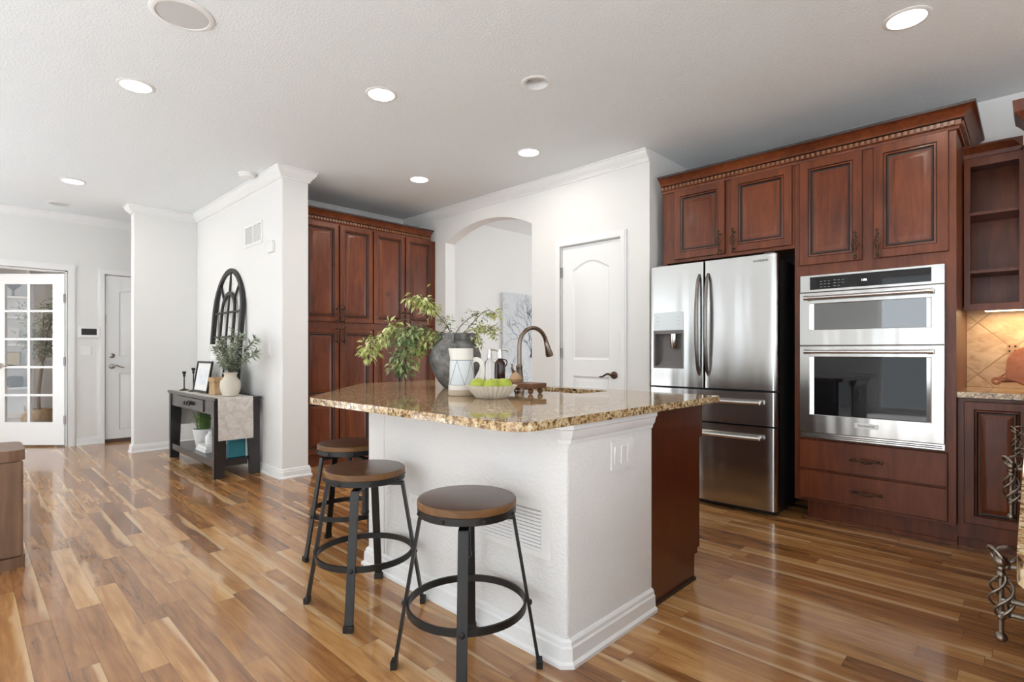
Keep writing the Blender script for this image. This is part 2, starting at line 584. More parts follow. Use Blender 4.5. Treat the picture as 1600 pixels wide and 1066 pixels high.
    def build(self, name, mats, parent=None, bevel=0.0, seg=2, smooth=35, recalc=True):
        off = Vector((0, 0, 0))
        if parent is not None and not self.local:
            q = parent
            while q is not None:
                off += q.location
                q = q.parent
        me = bpy.data.meshes.new(name)
        me.from_pydata([tuple(v - off) for v in self.V], [], self.F)
        if not isinstance(mats, (list, tuple)):
            mats = [mats]
        for m in mats:
            me.materials.append(M[m] if isinstance(m, str) else m)
        for p, i in zip(me.polygons, self.I):
            p.material_index = i
        if recalc:
            bm = bmesh.new()
            bm.from_mesh(me)
            bmesh.ops.recalc_face_normals(bm, faces=bm.faces)
            bm.to_mesh(me)
            bm.free()
        for p in me.polygons:
            p.use_smooth = True
        me.set_sharp_from_angle(angle=math.radians(smooth))
        o = bpy.data.objects.new(name, me)
        COL.objects.link(o)
        o.parent = parent
        if bevel:
            md = o.modifiers.new('bevel', 'BEVEL')
            md.width, md.segments, md.limit_method, md.angle_limit = bevel, seg, 'ANGLE', math.radians(50)
            md.harden_normals = True
        return o


def tag(o, label, cat, group=None, kind=None):
    o['label'] = label
    o['category'] = cat
    if group:
        o['group'] = group
    o['kind'] = kind or 'thing'
    return o


def thing(name, label, cat, loc=(0, 0, 0), rz=0.0, group=None):
    o = bpy.data.objects.new(name, None)
    o.empty_display_size = 0.1
    COL.objects.link(o)
    o.location = loc
    o.rotation_euler = (0, 0, rz)
    return tag(o, label, cat, group)


def copy_tree(o, parent=None):
    c = o.copy()
    COL.objects.link(c)
    c.parent = parent
    for ch in list(o.children):
        copy_tree(ch, c)
    return c


def struct(o):
    o['kind'] = 'structure'
    return o


def arc(cx, cy, r, a0, a1, n):
    return [(cx + r * math.cos(a0 + (a1 - a0) * k / n), cy + r * math.sin(a0 + (a1 - a0) * k / n)) for k in range(n + 1)]


def rect(a0, a1, b0, b1):
    return [(a0, b0), (a1, b0), (a1, b1), (a0, b1)]


FY = dict(u=(1, 0, 0), v=(0, 0, 1), n=(0, -1, 0))     # faces the camera side of the refrigerator wall
FX = dict(u=(0, 1, 0), v=(0, 0, 1), n=(1, 0, 0))      # faces the camera side of the entry wall
FM = dict(u=(0, -1, 0), v=(0, 0, 1), n=(-1, 0, 0))    # faces the other way

# ------------------------------------------------------------------ room shell
HC = 2.70
mb = MB()
mb.box(-12, 4, -4, 9, -0.12, 0)
struct(mb.build('floor', 'floor'))
mb = MB()
mb.box(-8.02, 3.58, -3.59, -0.55, 0.0, 0.012)  # unseen carpet behind the camera, added to bounce sunlight onto the ceiling
struct(mb.build('floor_bounce_carpet', 'bounce_carpet'))
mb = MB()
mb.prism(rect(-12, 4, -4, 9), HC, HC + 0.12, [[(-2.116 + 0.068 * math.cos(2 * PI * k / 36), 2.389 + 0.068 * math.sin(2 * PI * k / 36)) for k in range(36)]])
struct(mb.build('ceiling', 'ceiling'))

# refrigerator wall with its short return
mb = MB()
mb.box(-2.265, 4, 4.55, 4.67, 0, HC)
mb.box(-2.265, -2.165, 3.93, 4.55, 0, HC)
struct(mb.build('wall_refrigerator', 'wall'))

# pantry wall with the arched opening and the pantry doorway
XA0, XA1, ZS, RISE = -4.72, -3.415, 2.322, 0.155
hw = (XA1 - XA0) / 2
RR = (hw * hw + RISE * RISE) / (2 * RISE)
xc, zc = (XA0 + XA1) / 2, ZS + RISE - RR
th = math.asin(hw / RR)
arch = [(xc - RR * math.sin(th - 2 * th * k / 24), zc + RR * math.cos(th - 2 * th * k / 24)) for k in range(25)]
PD0, PD1, PDH = -3.055, -2.428, 2.045
poly = [(-5.62, 0), (XA0, 0)] + arch + [(XA1, 0), (PD0, 0), (PD0, PDH), (PD1, PDH), (PD1, 0)]
poly += [(-2.165, 0), (-2.165, HC), (-5.62, HC)]
mb = MB((0, 3.79, 0), (1, 0, 0), (0, 0, 1), (0, 1, 0))
mb.prism(poly, 0, 0.14)
struct(mb.build('wall_pantry', 'wall', smooth=12))
mb = MB()
mb.box(-5.62, -5.52, 2.17, 3.79, 0, HC)
struct(mb.build('wall_tall_cabinet', 'wall'))
# partition carrying the console table
mb = MB()
mb.box(-7.02, -4.64, 1.93, 2.17, 0, HC)
struct(mb.build('wall_console', 'wall', bevel=0.015, seg=3))
mb = MB()
mb.box(-7.13, -7.02, 1.31, 3.2, 0, HC)
struct(mb.build('wall_passage', 'wall', bevel=0.015, seg=3))
mb = MB()
mb.box(-8.15, -7.02, 3.2, 3.3, 0, HC)
struct(mb.build('wall_passage_end', 'wall'))
# entry wall with the french doorway and the entry doorway
FD0, FD1, FDH = -0.80, 0.862, 2.035
ED0, ED1, EDH = 1.215, 2.125, 2.035
poly = [(-4, 0), (FD0, 0), (FD0, FDH), (FD1, FDH), (FD1, 0), (ED0, 0), (ED0, EDH), (ED1, EDH), (ED1, 0), (3.3, 0), (3.3, HC), (-4, HC)]
mb = MB((-8.15, 0, 0), (0, 1, 0), (0, 0, 1), (1, 0, 0))
mb.prism(poly, 0, 0.12)
struct(mb.build('wall_entry', 'wall'))
# hall behind the arch
mb = MB()
mb.box(-5.06, -4.96, 3.93, 8.0, 0, HC)
struct(mb.build('wall_hall', 'wall'))
# office behind the french door
mb = MB()
mb.box(-11.3, -11.2, -3.0, 2.4, 0, HC)
struct(mb.build('wall_office', 'wall'))
mb = MB()
mb.box(-11.2, -8.15, 2.3, 2.4, 0, HC)
struct(mb.build('wall_office_side', 'wall'))
# walls behind and beside the camera, with window openings
poly = rect(-8.15, 4, 0, HC)
mb = MB((0, BACK_Y, 0), (1, 0, 0), (0, 0, 1), (0, -1, 0))
mb.prism(poly, 0, 0.12, [rect(a, b, c, d) for a, b, c, d in BACK_WIN])
struct(mb.build('wall_rear', 'wall'))
mb = MB((RIGHT_X, 0, 0), (0, 1, 0), (0, 0, 1), (1, 0, 0))
mb.prism(rect(BACK_Y, 4.67, 0, HC), 0, 0.12, [rect(a, b, c, d) for a, b, c, d in RIGHT_WIN])
struct(mb.build('wall_right', 'wall'))
k = 0
for a, b, c, d in BACK_WIN:
    k += 1
    mb = MB((0, BACK_Y - 0.04, 0), (1, 0, 0), (0, 0, 1), (0, -1, 0))
    mb.prism(rect(a, b, c, d), 0, 0.05, [rect(a + 0.05, (a + b) / 2 - 0.025, c + 0.05, d - 0.05), rect((a + b) / 2 + 0.025, b - 0.05, c + 0.05, d - 0.05)])
    struct(mb.build('window_%d' % k, 'white'))
for a, b, c, d in RIGHT_WIN:
    k += 1
    mb = MB((RIGHT_X + 0.04, 0, 0), (0, 1, 0), (0, 0, 1), (1, 0, 0))
    mb.prism(rect(a, b, c, d), 0, 0.05, [rect(a + 0.05, (a + b) / 2 - 0.025, c + 0.05, d - 0.05), rect((a + b) / 2 + 0.025, b - 0.05, c + 0.05, d - 0.05)])
    struct(mb.build('window_%d' % k, 'white'))

# crown mouldings and baseboards
CROWN = [(0, HC), (0.062, HC), (0.062, HC - 0.010), (0.054, HC - 0.014), (0.050, HC - 0.030), (0.034, HC - 0.052), (0.020, HC - 0.066),
         (0.018, HC - 0.074), (0.010, HC - 0.080), (0.010, HC - 0.094), (0, HC - 0.094)]
BASE = [(0, 0), (0.024, 0), (0.024, 0.012), (0.016, 0.020), (0.015, 0.060), (0.011, 0.066), (0.010, 0.078), (0.004, 0.086), (0, 0.086)]
runs = [('trim_1', [(-8.03, 3.2), (-8.03, -3.6)], 0), ('trim_2', [(-4.95, 2.17), (-4.64, 2.17), (-4.64, 1.93), (-7.02, 1.93), (-7.02, 1.31), (-7.13, 1.31), (-7.13, 2.0)], 1),
        ('trim_3', [(-2.165, 3.79), (-5.52, 3.79), (-5.52, 2.17)], 2)]
for nm, path, _ in runs:
    mb = MB()
    mb.sweep(path[::-1] if _ != 9 else path, CROWN)
    struct(mb.build(nm, 'white', smooth=25))
bb = [('console', [(-7.13, 2.0), (-7.13, 1.31), (-7.02, 1.31), (-7.02, 1.93), (-4.655, 1.93), (-4.64, 1.945), (-4.64, 2.17), (-4.8, 2.17)]),
      ('entry', [(-8.03, 0.945), (-8.03, 1.155)]),
      ('entry_left', [(-8.03, -3.6), (-8.03, -0.88)]),
      ('pantry', [(-4.86, 3.79), (XA0, 3.79), (XA0, 3.93)]),
      ('pantry_middle', [(XA1, 3.93), (XA1, 3.79), (-3.12, 3.79)]),
      ('pantry_right', [(-2.36, 3.79), (-2.165, 3.79), (-2.165, 4.5)]),
      ('hall', [(-4.96, 3.95), (-4.96, 8.0)])]
for nm, path in bb:
    mb = MB()
    mb.sweep(path, BASE)
    struct(mb.build('baseboard_' + nm, 'white', smooth=25))


def casing(name, fr, org, a0, a1, h, w=0.058):
    """door casing round an opening, built on the wall face"""
    mb = MB(org, **fr)
    for s, t in ((0, 0.016), (0.012, 0.021)):
        mb.prism([(a0 - w + s, 0), (a0 - 0.004, 0), (a0 - 0.004, h + 0.004), (a1 + 0.004, h + 0.004), (a1 + 0.004, 0), (a1 + w - s, 0), (a1 + w - s, h + w - s), (a0 - w + s, h + w - s)], 0.0 if s == 0 else 0.010, t)
    return struct(mb.build(name, 'white', smooth=25))


casing('trim_4', FY, (0, 3.79, 0), PD0, PD1, PDH)
casing('trim_5', FX, (-8.03, 0, 0), ED0, ED1, EDH)
casing('trim_6', FX, (-8.03, 0, 0), FD0, FD1, FDH, 0.075)


# ------------------------------------------------------------------ white panel doors
def inset_loop(fn, ins):
    return [fn(i, d) for i, d in ins]


def arch_panel(a0, a1, b0, b1, rise, ins, n=14):
    a0, a1, b0, b1 = a0 + ins, a1 - ins, b0 + ins, b1 - ins
    pts = [(a0, b0), (a1, b0), (a1, b1)]
    for k in range(1, n):
        s = k / n
        x = a1 + (a0 - a1) * s
        pts.append((x, b1 + rise * math.sin(PI * s) ** 1.15))
    pts.append((a0, b1))
    return pts


def panel_slab(mb, w, h, th, panels):
    """door slab in the frame (0..w, 0..h), front at th; panels: (a0, a1, b0, b1, rise)"""
    holes = [arch_panel(*p[:4], p[4], 0) for p in panels]
    mb.plate(rect(0, w, 0, h), holes, th)
    mb.loops([[(0, 0, 0), (w, 0, 0), (w, h, 0), (0, h, 0)], [(0, 0, th), (w, 0, th), (w, h, th), (0, h, th)]], True, False)
    for p in panels:
        prof = [(0, 0), (0.010, -0.008), (0.020, -0.010), (0.028, -0.008), (0.050, -0.001)]
        lps = []
        for ins, d in prof:
            lps.append([(a, b, th + d) for a, b in arch_panel(*p[:4], p[4], ins)])
        mb.loops(lps, False, True)
    return mb


def lever(parent, fr, org, side=-1, mat='nickel'):
    mb = MB(org, **fr)
    mb.lathe([(0.032, 0), (0.032, 0.006), (0.026, 0.012), (0.012, 0.014), (0.011, 0.045), (0.004, 0.05)], 20)
    pts = [(side * s * 0.115, 0.012 * math.sin(s * 5.5) - 0.004 * s, 0.045 + 0.004 * math.sin(s * 3)) for s in [k / 12 for k in range(13)]]
    pw = [mb.o + mb.u * a + mb.v * b + mb.n * c for a, b, c in pts]
    mb.frame()
    mb.tube(pw, [0.010 - 0.004 * k / 12 for k in range(13)], 8)
    return mb.build('door_handle', mat, parent)


def hinge(parent, fr, org):
    mb = MB(org, **fr)
    mb.box(-0.010, 0.010, -0.045, 0.045, 0, 0.004)
    return mb.build('hinge', 'nickel', parent)


# pantry door
w = PD1 - PD0 - 0.012
d1 = MB((PD0 + 0.006, 3.835, 0.012), **FY)
panel_slab(d1, w, 2.028, 0.036, [(0.115, w - 0.115, 1.02, 1.815, 0.07), (0.115, w - 0.115, 0.17, 0.875, 0.0)])
door1 = struct(d1.build('door_1', 'door_white', smooth=20))
lever(door1, FY, (PD1 - 0.07, 3.797, 0.905), -1, 'bronze')
for z in (0.32, 1.09, 1.815):
    mb = MB((PD0 + 0.002, 3.796, z), **FY)
    mb.box(-0.009, 0.009, -0.045, 0.045, 0, 0.012)
    mb.build('hinge', 'nickel', door1)
# entry door
w = ED1 - ED0 - 0.012
d2 = MB((-8.075, ED0 + 0.006, 0.042), **FX)
panel_slab(d2, w, 1.985, 0.036, [(0.135, w - 0.135, 1.00, 1.79, 0.06), (0.135, w - 0.135, 0.10, 0.80, 0.0)])
door2 = struct(d2.build('door_2', 'door_white', smooth=20))
lever(door2, FX, (-8.039, ED0 + 0.07, 0.925), 1)
mb = MB((-8.039, ED0 + 0.07, 1.055), **FX)
mb.lathe([(0.030, 0), (0.030, 0.008), (0.022, 0.014), (0.008, 0.016)], 20)
mb.box(-0.005, 0.005, -0.016, 0.016, 0.014, 0.028)
mb.build('deadbolt', 'nickel', door2)
mb = MB((-8.03, ED0 + 0.002, 1.50), **FX)
mb.box(-0.009, 0.009, -0.045, 0.045, 0, 0.010)
mb.build('hinge', 'nickel', door2)
mb = MB()
mb.box(-8.085, -8.03, ED0 + 0.004, ED1 - 0.004, 0.001, 0.034)
mb.build('door_sweep', 'sweep', door2)
# french door leaf, swung into the office
LW, LH = 0.80, 1.985
dd = bpy.data.objects.new('door_3', None)
COL.objects.link(dd)
dd.location = (-8.05, 0.850, 0.02)
dd.rotation_euler = (0, 0, math.radians(44.0))
dd['kind'] = 'structure'
fr = dict(origin=(0, 0, 0), u=(-1, 0, 0), v=(0, 0, 1), n=(0, -1, 0))
gx0, gx1, gz0, gz1 = 0.135, 0.69, 0.265, 1.865
cw = (gx1 - gx0 - 0.03) / 2
rh = (gz1 - gz0 - 4 * 0.026) / 5
cells = []
for i in range(2):
    for j in range(5):
        a = gx0 + i * (cw + 0.03)
        b = gz0 + j * (rh + 0.026)
        cells.append((a, a + cw, b, b + rh))
mb = MB(local=True, **fr)
mb.prism(rect(0, LW, 0, LH), -0.018, 0.018, [rect(*c) for c in cells])
mb.build('door_frame', 'door_white', dd, bevel=0.003)
for c in cells:
    mb = MB(local=True, **fr)
    mb.box(c[0] - 0.002, c[1] + 0.002, c[2] - 0.002, c[3] + 0.002, -0.003, 0.003)
    mb.build('pane', 'pane', dd)
mb = MB(local=True, **fr)
mb.frame((-LW + 0.062, -0.018, 0.92), (-1, 0, 0), (0, 0, 1), (0, -1, 0))
mb.lathe([(0.032, 0), (0.032, 0.006), (0.012, 0.012), (0.011, 0.045), (0.004, 0.05)], 20)
mb.frame()
mb.tube([(-LW + 0.062 + 0.105 * s, -0.063, 0.92 + 0.008 * math.sin(s * 5)) for s in [k / 8 for k in range(9)]], 0.008, 8)
mb.build('door_handle', 'nickel', dd)
for z in (0.29, 0.97, 1.70):
    mb = MB(local=True, **fr)
    mb.box(-0.014, 0.004, z - 0.05, z + 0.05, 0.006, 0.026)
    mb.build('hinge', 'steel_dark', dd)
mb = MB()
mb.box(-8.15, -8.03, FD1 - 0.012, FD1 + 0.004, 0, FDH)
mb.box(-8.15, -8.03, FD0, FD1, FDH - 0.012, FDH + 0.004)
struct(mb.build('trim_7', 'white'))


# ------------------------------------------------------------------ cabinets
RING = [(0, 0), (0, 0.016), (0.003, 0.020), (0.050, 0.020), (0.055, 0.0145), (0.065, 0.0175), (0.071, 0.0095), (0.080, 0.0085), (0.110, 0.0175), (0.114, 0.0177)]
RMI = [1, 0, 0, 1, 0, 1, 1, 0, 0]  # outer edge painted dark for the shadow gap, grooves carry real glaze


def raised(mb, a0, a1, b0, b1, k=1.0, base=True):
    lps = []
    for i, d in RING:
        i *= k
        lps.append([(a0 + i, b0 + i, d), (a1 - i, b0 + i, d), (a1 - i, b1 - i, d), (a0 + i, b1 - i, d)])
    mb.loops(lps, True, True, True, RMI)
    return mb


def pull_mesh():
    """birdcage pull: vertical spindle, length 0.12, stands off along n (here -Y), posts back to y=0"""
    mb = MB(local=True)
    y = -0.034
    mb.tube([(0, y, -0.058), (0, y, 0.058)], 0.0032, 8)
    for z, r in ((0.060, 0.0065), (-0.060, 0.0065), (0.031, 0.0055), (-0.031, 0.0055)):
        mb.ball((0, y, z), r, 10)
    for q in range(4):
        pts = []
        for s in range(13):
            t = s / 12
            ang = q * PI / 2 + t * PI * 1.1
            rr = 0.0035 + 0.0095 * math.sin(PI * t)
            pts.append((rr * math.cos(ang), y + rr * math.sin(ang), -0.030 + 0.060 * t))
        mb.tube(pts, 0.0016, 5)
    for z in (0.046, -0.046):
        mb.tube([(0, y, z), (0, 0.0005, z)], 0.0035, 8)
        mb.ball((0, y, z), 0.0055, 8)
        mb.frame((0, 0.0005, z), (1, 0, 0), (0, 0, 1), (0, -1, 0))
        mb.lathe([(0.008, 0), (0.008, 0.002), (0.004, 0.004)], 12)
        mb.frame()
    o = mb.build('pull_handle', 'bronze')
    me = o.data
    bpy.data.objects.remove(o)
    return me


PULL = pull_mesh()


def add_pull(parent, loc, rz=0.0, ry=0.0, mat=None):
    o = bpy.data.objects.new('pull_handle', PULL)
    o.scale = (1.3, 1.3, 1.3)
    COL.objects.link(o)
    o.parent = parent
    off = Vector((0, 0, 0))
    q = parent
    while q is not None:
        off += q.location
        q = q.parent
    o.location = Vector(loc) - off
    o.rotation_euler = (0, ry, rz)
    return o


CAB_CROWN = [(0, 2.345), (0.012, 2.345), (0.014, 2.360), (0.022, 2.366), (0.022, 2.392), (0.034, 2.398), (0.040, 2.412), (0.062, 2.434),
             (0.078, 2.446), (0.086, 2.448), (0.088, 2.462), (0, 2.462)]


def cab_crown(name, label, path, cat='moulding'):
    mb = MB()
    pr = CAB_CROWN
    mb.sweep(path, pr)
    nf = len(path) - 1
    for f in range(len(mb.I)):
        if f < nf * len(pr) and f % len(pr) in (4, 9, 11):
            mb.I[f] = 2
    for i in range(len(path) - 1):
        a, b = Vector(path[i]), Vector(path[i + 1])
        d = (b - a)
        L = d.length
        d.normalize()
        nrm = Vector((d.y, -d.x))
        m = int(L / 0.030)
        for k in range(m):
            c = a + d * (k + 0.5) * L / m + nrm * 0.0255
            mb.frame((c.x, c.y, 0), (d.x, d.y, 0), (nrm.x, nrm.y, 0), (0, 0, 1))
            mb.box(-0.0085, 0.0085, -0.004, 0.0055, 2.368, 2.390, 1)
        mb.frame()
    o = mb.build(name, ['cherry', 'dentil', 'glaze_and_gap_shade'], smooth=25)
    return tag(o, label, cat)


# cabinet holding the wall oven
XL, XR, YF = -1.135, -0.302, 3.88
oc = thing('oven_cabinet', 'tall cherry cabinet built around the stainless wall ovens', 'cabinet', (-0.72, 4.2, 0))
mb = MB()
mb.box(XL, XR, YF + 0.02, 4.548, 0.125, 0.545)
mb.box(XL, XR, YF + 0.02, 4.548, 1.600, 2.36)
mb.box(XL, XL + 0.03, YF + 0.02, 4.548, 0.545, 1.6)
mb.box(XR - 0.03, XR, YF + 0.02, 4.548, 0.545, 1.6)
mb.box(XL + 0.03, XR - 0.03, 4.5, 4.548, 0.545, 1.6)
mb.build('body', 'cherry', oc)
mb = MB((0, YF + 0.02, 0), **FY)
mb.prism(rect(XL, XR, 0.125, 2.36), 0, 0.02, [rect(-1.085, -0.358, 0.548, 1.592)])
mb.build('face_frame', 'cherry', oc, bevel=0.0015)
mb = MB()
mb.box(-1.075, XR, 3.95, 4.5, 0, 0.125)
mb.box(-1.075, XR, 3.938, 3.95, 0, 0.022)
mb.build('toe_kick', 'cherry', oc)
for a0, a1, px in ((-1.101, -0.748, -0.778), (-0.692, -0.335, -0.663)):
    mb = MB((0, YF, 0), **FY)
    raised(mb, a0, a1, 1.668, 2.346)
    d = mb.build('cabinet_door', ['cherry', 'glaze_and_gap_shade'], oc, smooth=25)
    add_pull(d, (px, YF - 0.020, 1.755))
for b0, b1 in ((0.338, 0.530), (0.145, 0.328)):
    mb = MB((0, YF, 0), **FY)
    mb.loops([[(a, b, c) for a, b in rect(-1.101 + i, -0.338 - i, b0 + i, b1 - i)] for i, c in ((0, 0), (0, 0.014), (0.004, 0.020))])
    d = mb.build('drawer', 'cherry', oc, smooth=25)
    add_pull(d, (-0.721, YF - 0.020, (b0 + b1) / 2), 0, PI / 2)

# cabinet above the refrigerator
fc = thing('refrigerator_cabinet', 'cherry two-door cabinet above the stainless refrigerator', 'cabinet', (-1.63, 4.2, 1.79))
mb = MB()
mb.box(-2.10, XL - 0.001, YF + 0.02, 4.548, 1.792, 2.36)
mb.box(-2.10, -2.075, YF + 0.02, 4.548, 1.768, 1.792)
mb.build('body', 'cherry', fc)
mb = MB((0, YF + 0.02, 0), **FY)
mb.prism([(-2.10, 1.768), (-2.06, 1.768), (-2.06, 1.792), (XL - 0.001, 1.792), (XL - 0.001, 2.36), (-2.10, 2.36)], 0, 0.02)
mb.build('face_frame', 'cherry', fc, bevel=0.0015)
for a0, a1, px in ((-1.994, -1.599, -1.627), (-1.553, -1.148, -1.525)):
    mb = MB((0, YF, 0), **FY)
    raised(mb, a0, a1, 1.815, 2.346)
    d = mb.build('cabinet_door', ['cherry', 'glaze_and_gap_shade'], fc, smooth=25)
    add_pull(d, (px, YF - 0.020, 1.895))
cab_crown('cabinet_moulding', 'dentil crown moulding along the cherry cabinets over refrigerator and ovens',
          [(-2.10, YF + 0.0), (XR, YF + 0.0), (XR, 4.548)])

# tall pantry cabinet
TX = -4.90
tc = thing('pantry_cabinet', 'tall cherry pantry cabinet with eight doors beside the arch', 'cabinet', (-5.2, 3.0, 0))
mb = MB()
mb.box(-5.518, TX - 0.02, 2.176, 3.785, 0.115, 2.36)
mb.build('body', 'cherry', tc)
mb = MB((TX - 0.02, 0, 0), **FX)
mb.prism(rect(2.176, 3.785, 0.115, 2.36), 0, 0.02)
mb.build('face_frame', 'cherry', tc)
mb = MB()
mb.box(-5.5, TX - 0.045, 2.176, 3.785, 0, 0.115)
mb.build('toe_kick', 'cherry', tc)
TD = [(2.225, 2.588, 2.560), (2.602, 2.965, 2.632), (2.980, 3.358, 3.330), (3.374, 3.738, 3.402)]
for a0, a1, py in TD:
    mb = MB((TX, 0, 0), **FX)
    raised(mb, a0, a1, 1.392, 2.350, 0.9)
    d = mb.build('cabinet_door', ['cherry', 'glaze_and_gap_shade'], tc, smooth=25)
    add_pull(d, (TX + 0.020, py, 1.46), PI / 2)
    mb = MB((TX, 0, 0), **FX)
    # lower doors have two raised fields, one above the other
    raised(mb, a0, a1, 0.640, 1.330, 0.9)
    raised(mb, a0, a1, 0.125, 0.655, 0.9)
    d = mb.build('cabinet_door', ['cherry', 'glaze_and_gap_shade'], tc, smooth=25)
    add_pull(d, (TX + 0.020, py, 1.265), PI / 2)
cab_crown('cabinet_moulding', 'dentil crown moulding along the top of the tall pantry cabinet',
          [(TX, 2.176), (TX, 3.70)])

# open shelf cabinet by the ovens
sc = thing('shelf_cabinet', 'open cherry wall cabinet with two shelves above the tiled backsplash', 'cabinet', (0.02, 4.4, 1.345))
S0, S1, SF = -0.296, 0.34, 4.24
mb = MB()
mb.box(S0, S0 + 0.018, SF + 0.02, 4.548, 1.372, 2.27)
mb.box(S1 - 0.018, S1, SF + 0.02, 4.548, 1.372, 2.27)
mb.box(S0 + 0.018, S1 - 0.018, 4.53, 4.548, 1.372, 2.27)
mb.box(S0 + 0.018, S1 - 0.018, SF + 0.02, 4.53, 1.372, 1.39)
mb.box(S0 + 0.018, S1 - 0.018, SF + 0.02, 4.53, 2.252, 2.27)
mb.build('body', 'cherry', sc)
mb = MB((0, SF + 0.02, 0), **FY)
mb.prism(rect(S0, S1, 1.347, 2.285), 0, 0.02, [rect(-0.266, -0.052, 1.388, 2.212), rect(-0.01, 0.30, 1.388, 2.212)])
mb.build('face_frame', 'cherry', sc, bevel=0.0015)
for z in (1.575, 1.925):
    mb = MB()
    mb.box(S0 + 0.019, S1 - 0.019, SF + 0.03, 4.529, z, z + 0.018)
    mb.build('shelf', 'cherry', sc)
mb = MB()
mb.sweep([(S0, SF), (-0.035, SF), (-0.035, SF - 0.04)], [(0, 2.262), (0.010, 2.262), (0.012, 2.285), (0.035, 2.312), (0.045, 2.318), (0.045, 2.330), (0, 2.330)])
mb.build('moulding', 'cherry', sc, smooth=25)

# base cabinet under it
bc = thing('base_cabinet', 'cherry base cabinet with one raised door right of the oven cabinet', 'cabinet', (-0.15, 4.2, 0))
mb = MB()
mb.box(-0.300, 0.018, 3.942, 4.548, 0.125, 0.842)
mb.build('body', 'cherry', bc)
mb = MB((0, 3.942, 0), **FY)
mb.prism(rect(-0.300, 0.018, 0.060, 0.842), 0, 0.018)
mb.build('face_frame', 'cherry', bc, bevel=0.0015)
mb = MB()
mb.box(-0.300, 0.018, 3.965, 4.5, 0.0, 0.1245)
mb.build('toe_kick', 'cherry', bc)
mb = MB((0, 3.9235, 0), **FY)
raised(mb, -0.272, 0.0, 0.146, 0.824, 0.85)
mb.build('cabinet_door', ['cherry', 'glaze_and_gap_shade'], bc, smooth=25)

# counter on the base cabinets: L shape along the wall and down the right side
o = MB()
poly = [(-0.301, 4.548), (-0.301, 3.893), (-0.012, 3.893), (-0.012, 0.82)] + arc(0.038, 0.82, 0.05, PI, 1.5 * PI, 6) + [(0.63, 0.77), (0.63, 4.548)]
o.prism(poly, 0.845, 0.876)
tag(o.build('countertop', 'granite', bevel=0.008, seg=3), 'granite counter running along the right edge below the tile backsplash', 'countertop')
mb = MB()
mb.box(-0.301, 0.63, 4.535, 4.5495, 0.877, 1.37)
struct(mb.build('wall_backsplash', 'tile'))
mb = MB((-0.083, 4.535, 1.12), **FY)
mb.box(-0.030, 0.030, -0.030, 0.030, 0, 0.003)
mb.mi = 1
for a, b in ((-0.02, -0.012), (0.006, 0.016)):
    for c in (-0.02, 0.008):
        mb.box(a, b, c, c + 0.012, 0.003, 0.005)
tag(mb.build('accent_tile', ['tan_wood', 'black']), 'small dark patterned square accent tile in the travertine backsplash', 'tile')
lb = thing('cabinet_light', 'lit slim light bar under the open shelf cabinet', 'light', (-0.10, 4.40, 1.36))
mb = MB()
mb.box(-0.21, 0.25, 4.38, 4.42, 1.352, 1.370)
mb.build('housing', 'plate', lb)
mb = MB()
mb.box(-0.205, 0.245, 4.384, 4.416, 1.347, 1.352)
mb.build('lens', 'warm_strip', lb)
l = bpy.data.lights.new('strip_light', 'AREA')
l.shape, l.size, l.size_y, l.energy, l.color = 'RECTANGLE', 0.45, 0.03, 2.0, (1, 0.72, 0.40)
lo = bpy.data.objects.new('strip_light', l)
COL.objects.link(lo)
lo.parent = lb
lo.location = (0.12, 0, -0.016)
# paddle board leaning on the backsplash
mb = MB((0.015, 4.40, 0.878 + 0.135), (math.cos(-0.0), 0, 0), (0, math.sin(0.35), math.cos(0.35)), (0, -math.cos(0.35), math.sin(0.35)))
R = 0.128
poly = [(R * math.cos(t), R * math.sin(t)) for t in [math.radians(-128 + k * 292 / 40) for k in range(41)]]
ha = math.radians(-150)
hd, hp = Vector((math.cos(ha), math.sin(ha))), Vector((-math.sin(ha), math.cos(ha)))
neck = [hd * 0.135 - hp * 0.020, hd * 0.160 - hp * 0.014]
endc = hd * 0.195
e = [endc - (hd * math.cos(t) * -1 + hp * math.sin(t)) * 0.023 for t in [math.radians(40 + k * 280 / 14) for k in range(15)]]
e = [endc + hd * (-math.cos(t)) * 0.023 + hp * (math.sin(t)) * 0.023 for t in [math.radians(40 + k * 280 / 14) for k in range(15)]]
neck2 = [hd * 0.160 + hp * 0.014, hd * 0.135 + hp * 0.020]
outline = poly + [tuple(p) for p in neck2] + [tuple(p) for p in e] + [tuple(p) for p in neck]
hole = [(endc.x + 0.011 * math.cos(2 * PI * k / 12), endc.y + 0.011 * math.sin(2 * PI * k / 12)) for k in range(12)]
mb.prism(outline, 0, 0.016, [hole])
tag(mb.build('cutting_board', 'board', bevel=0.003), 'round reddish paddle cutting board leaning on the tile backsplash', 'cutting board')

# run of base cabinets along the right edge, with ornate pulls
rc = thing('base_cabinet', 'cherry base cabinets at the right edge with ornate pewter pulls', 'cabinet', (0.3, 2.3, 0))
mb = MB()
mb.box(0.042, 0.60, 0.80, 3.90, 0.11, 0.843)
mb.box(0.10, 0.60, 0.80, 3.90, 0, 0.11)
mb.build('body', 'cherry', rc)


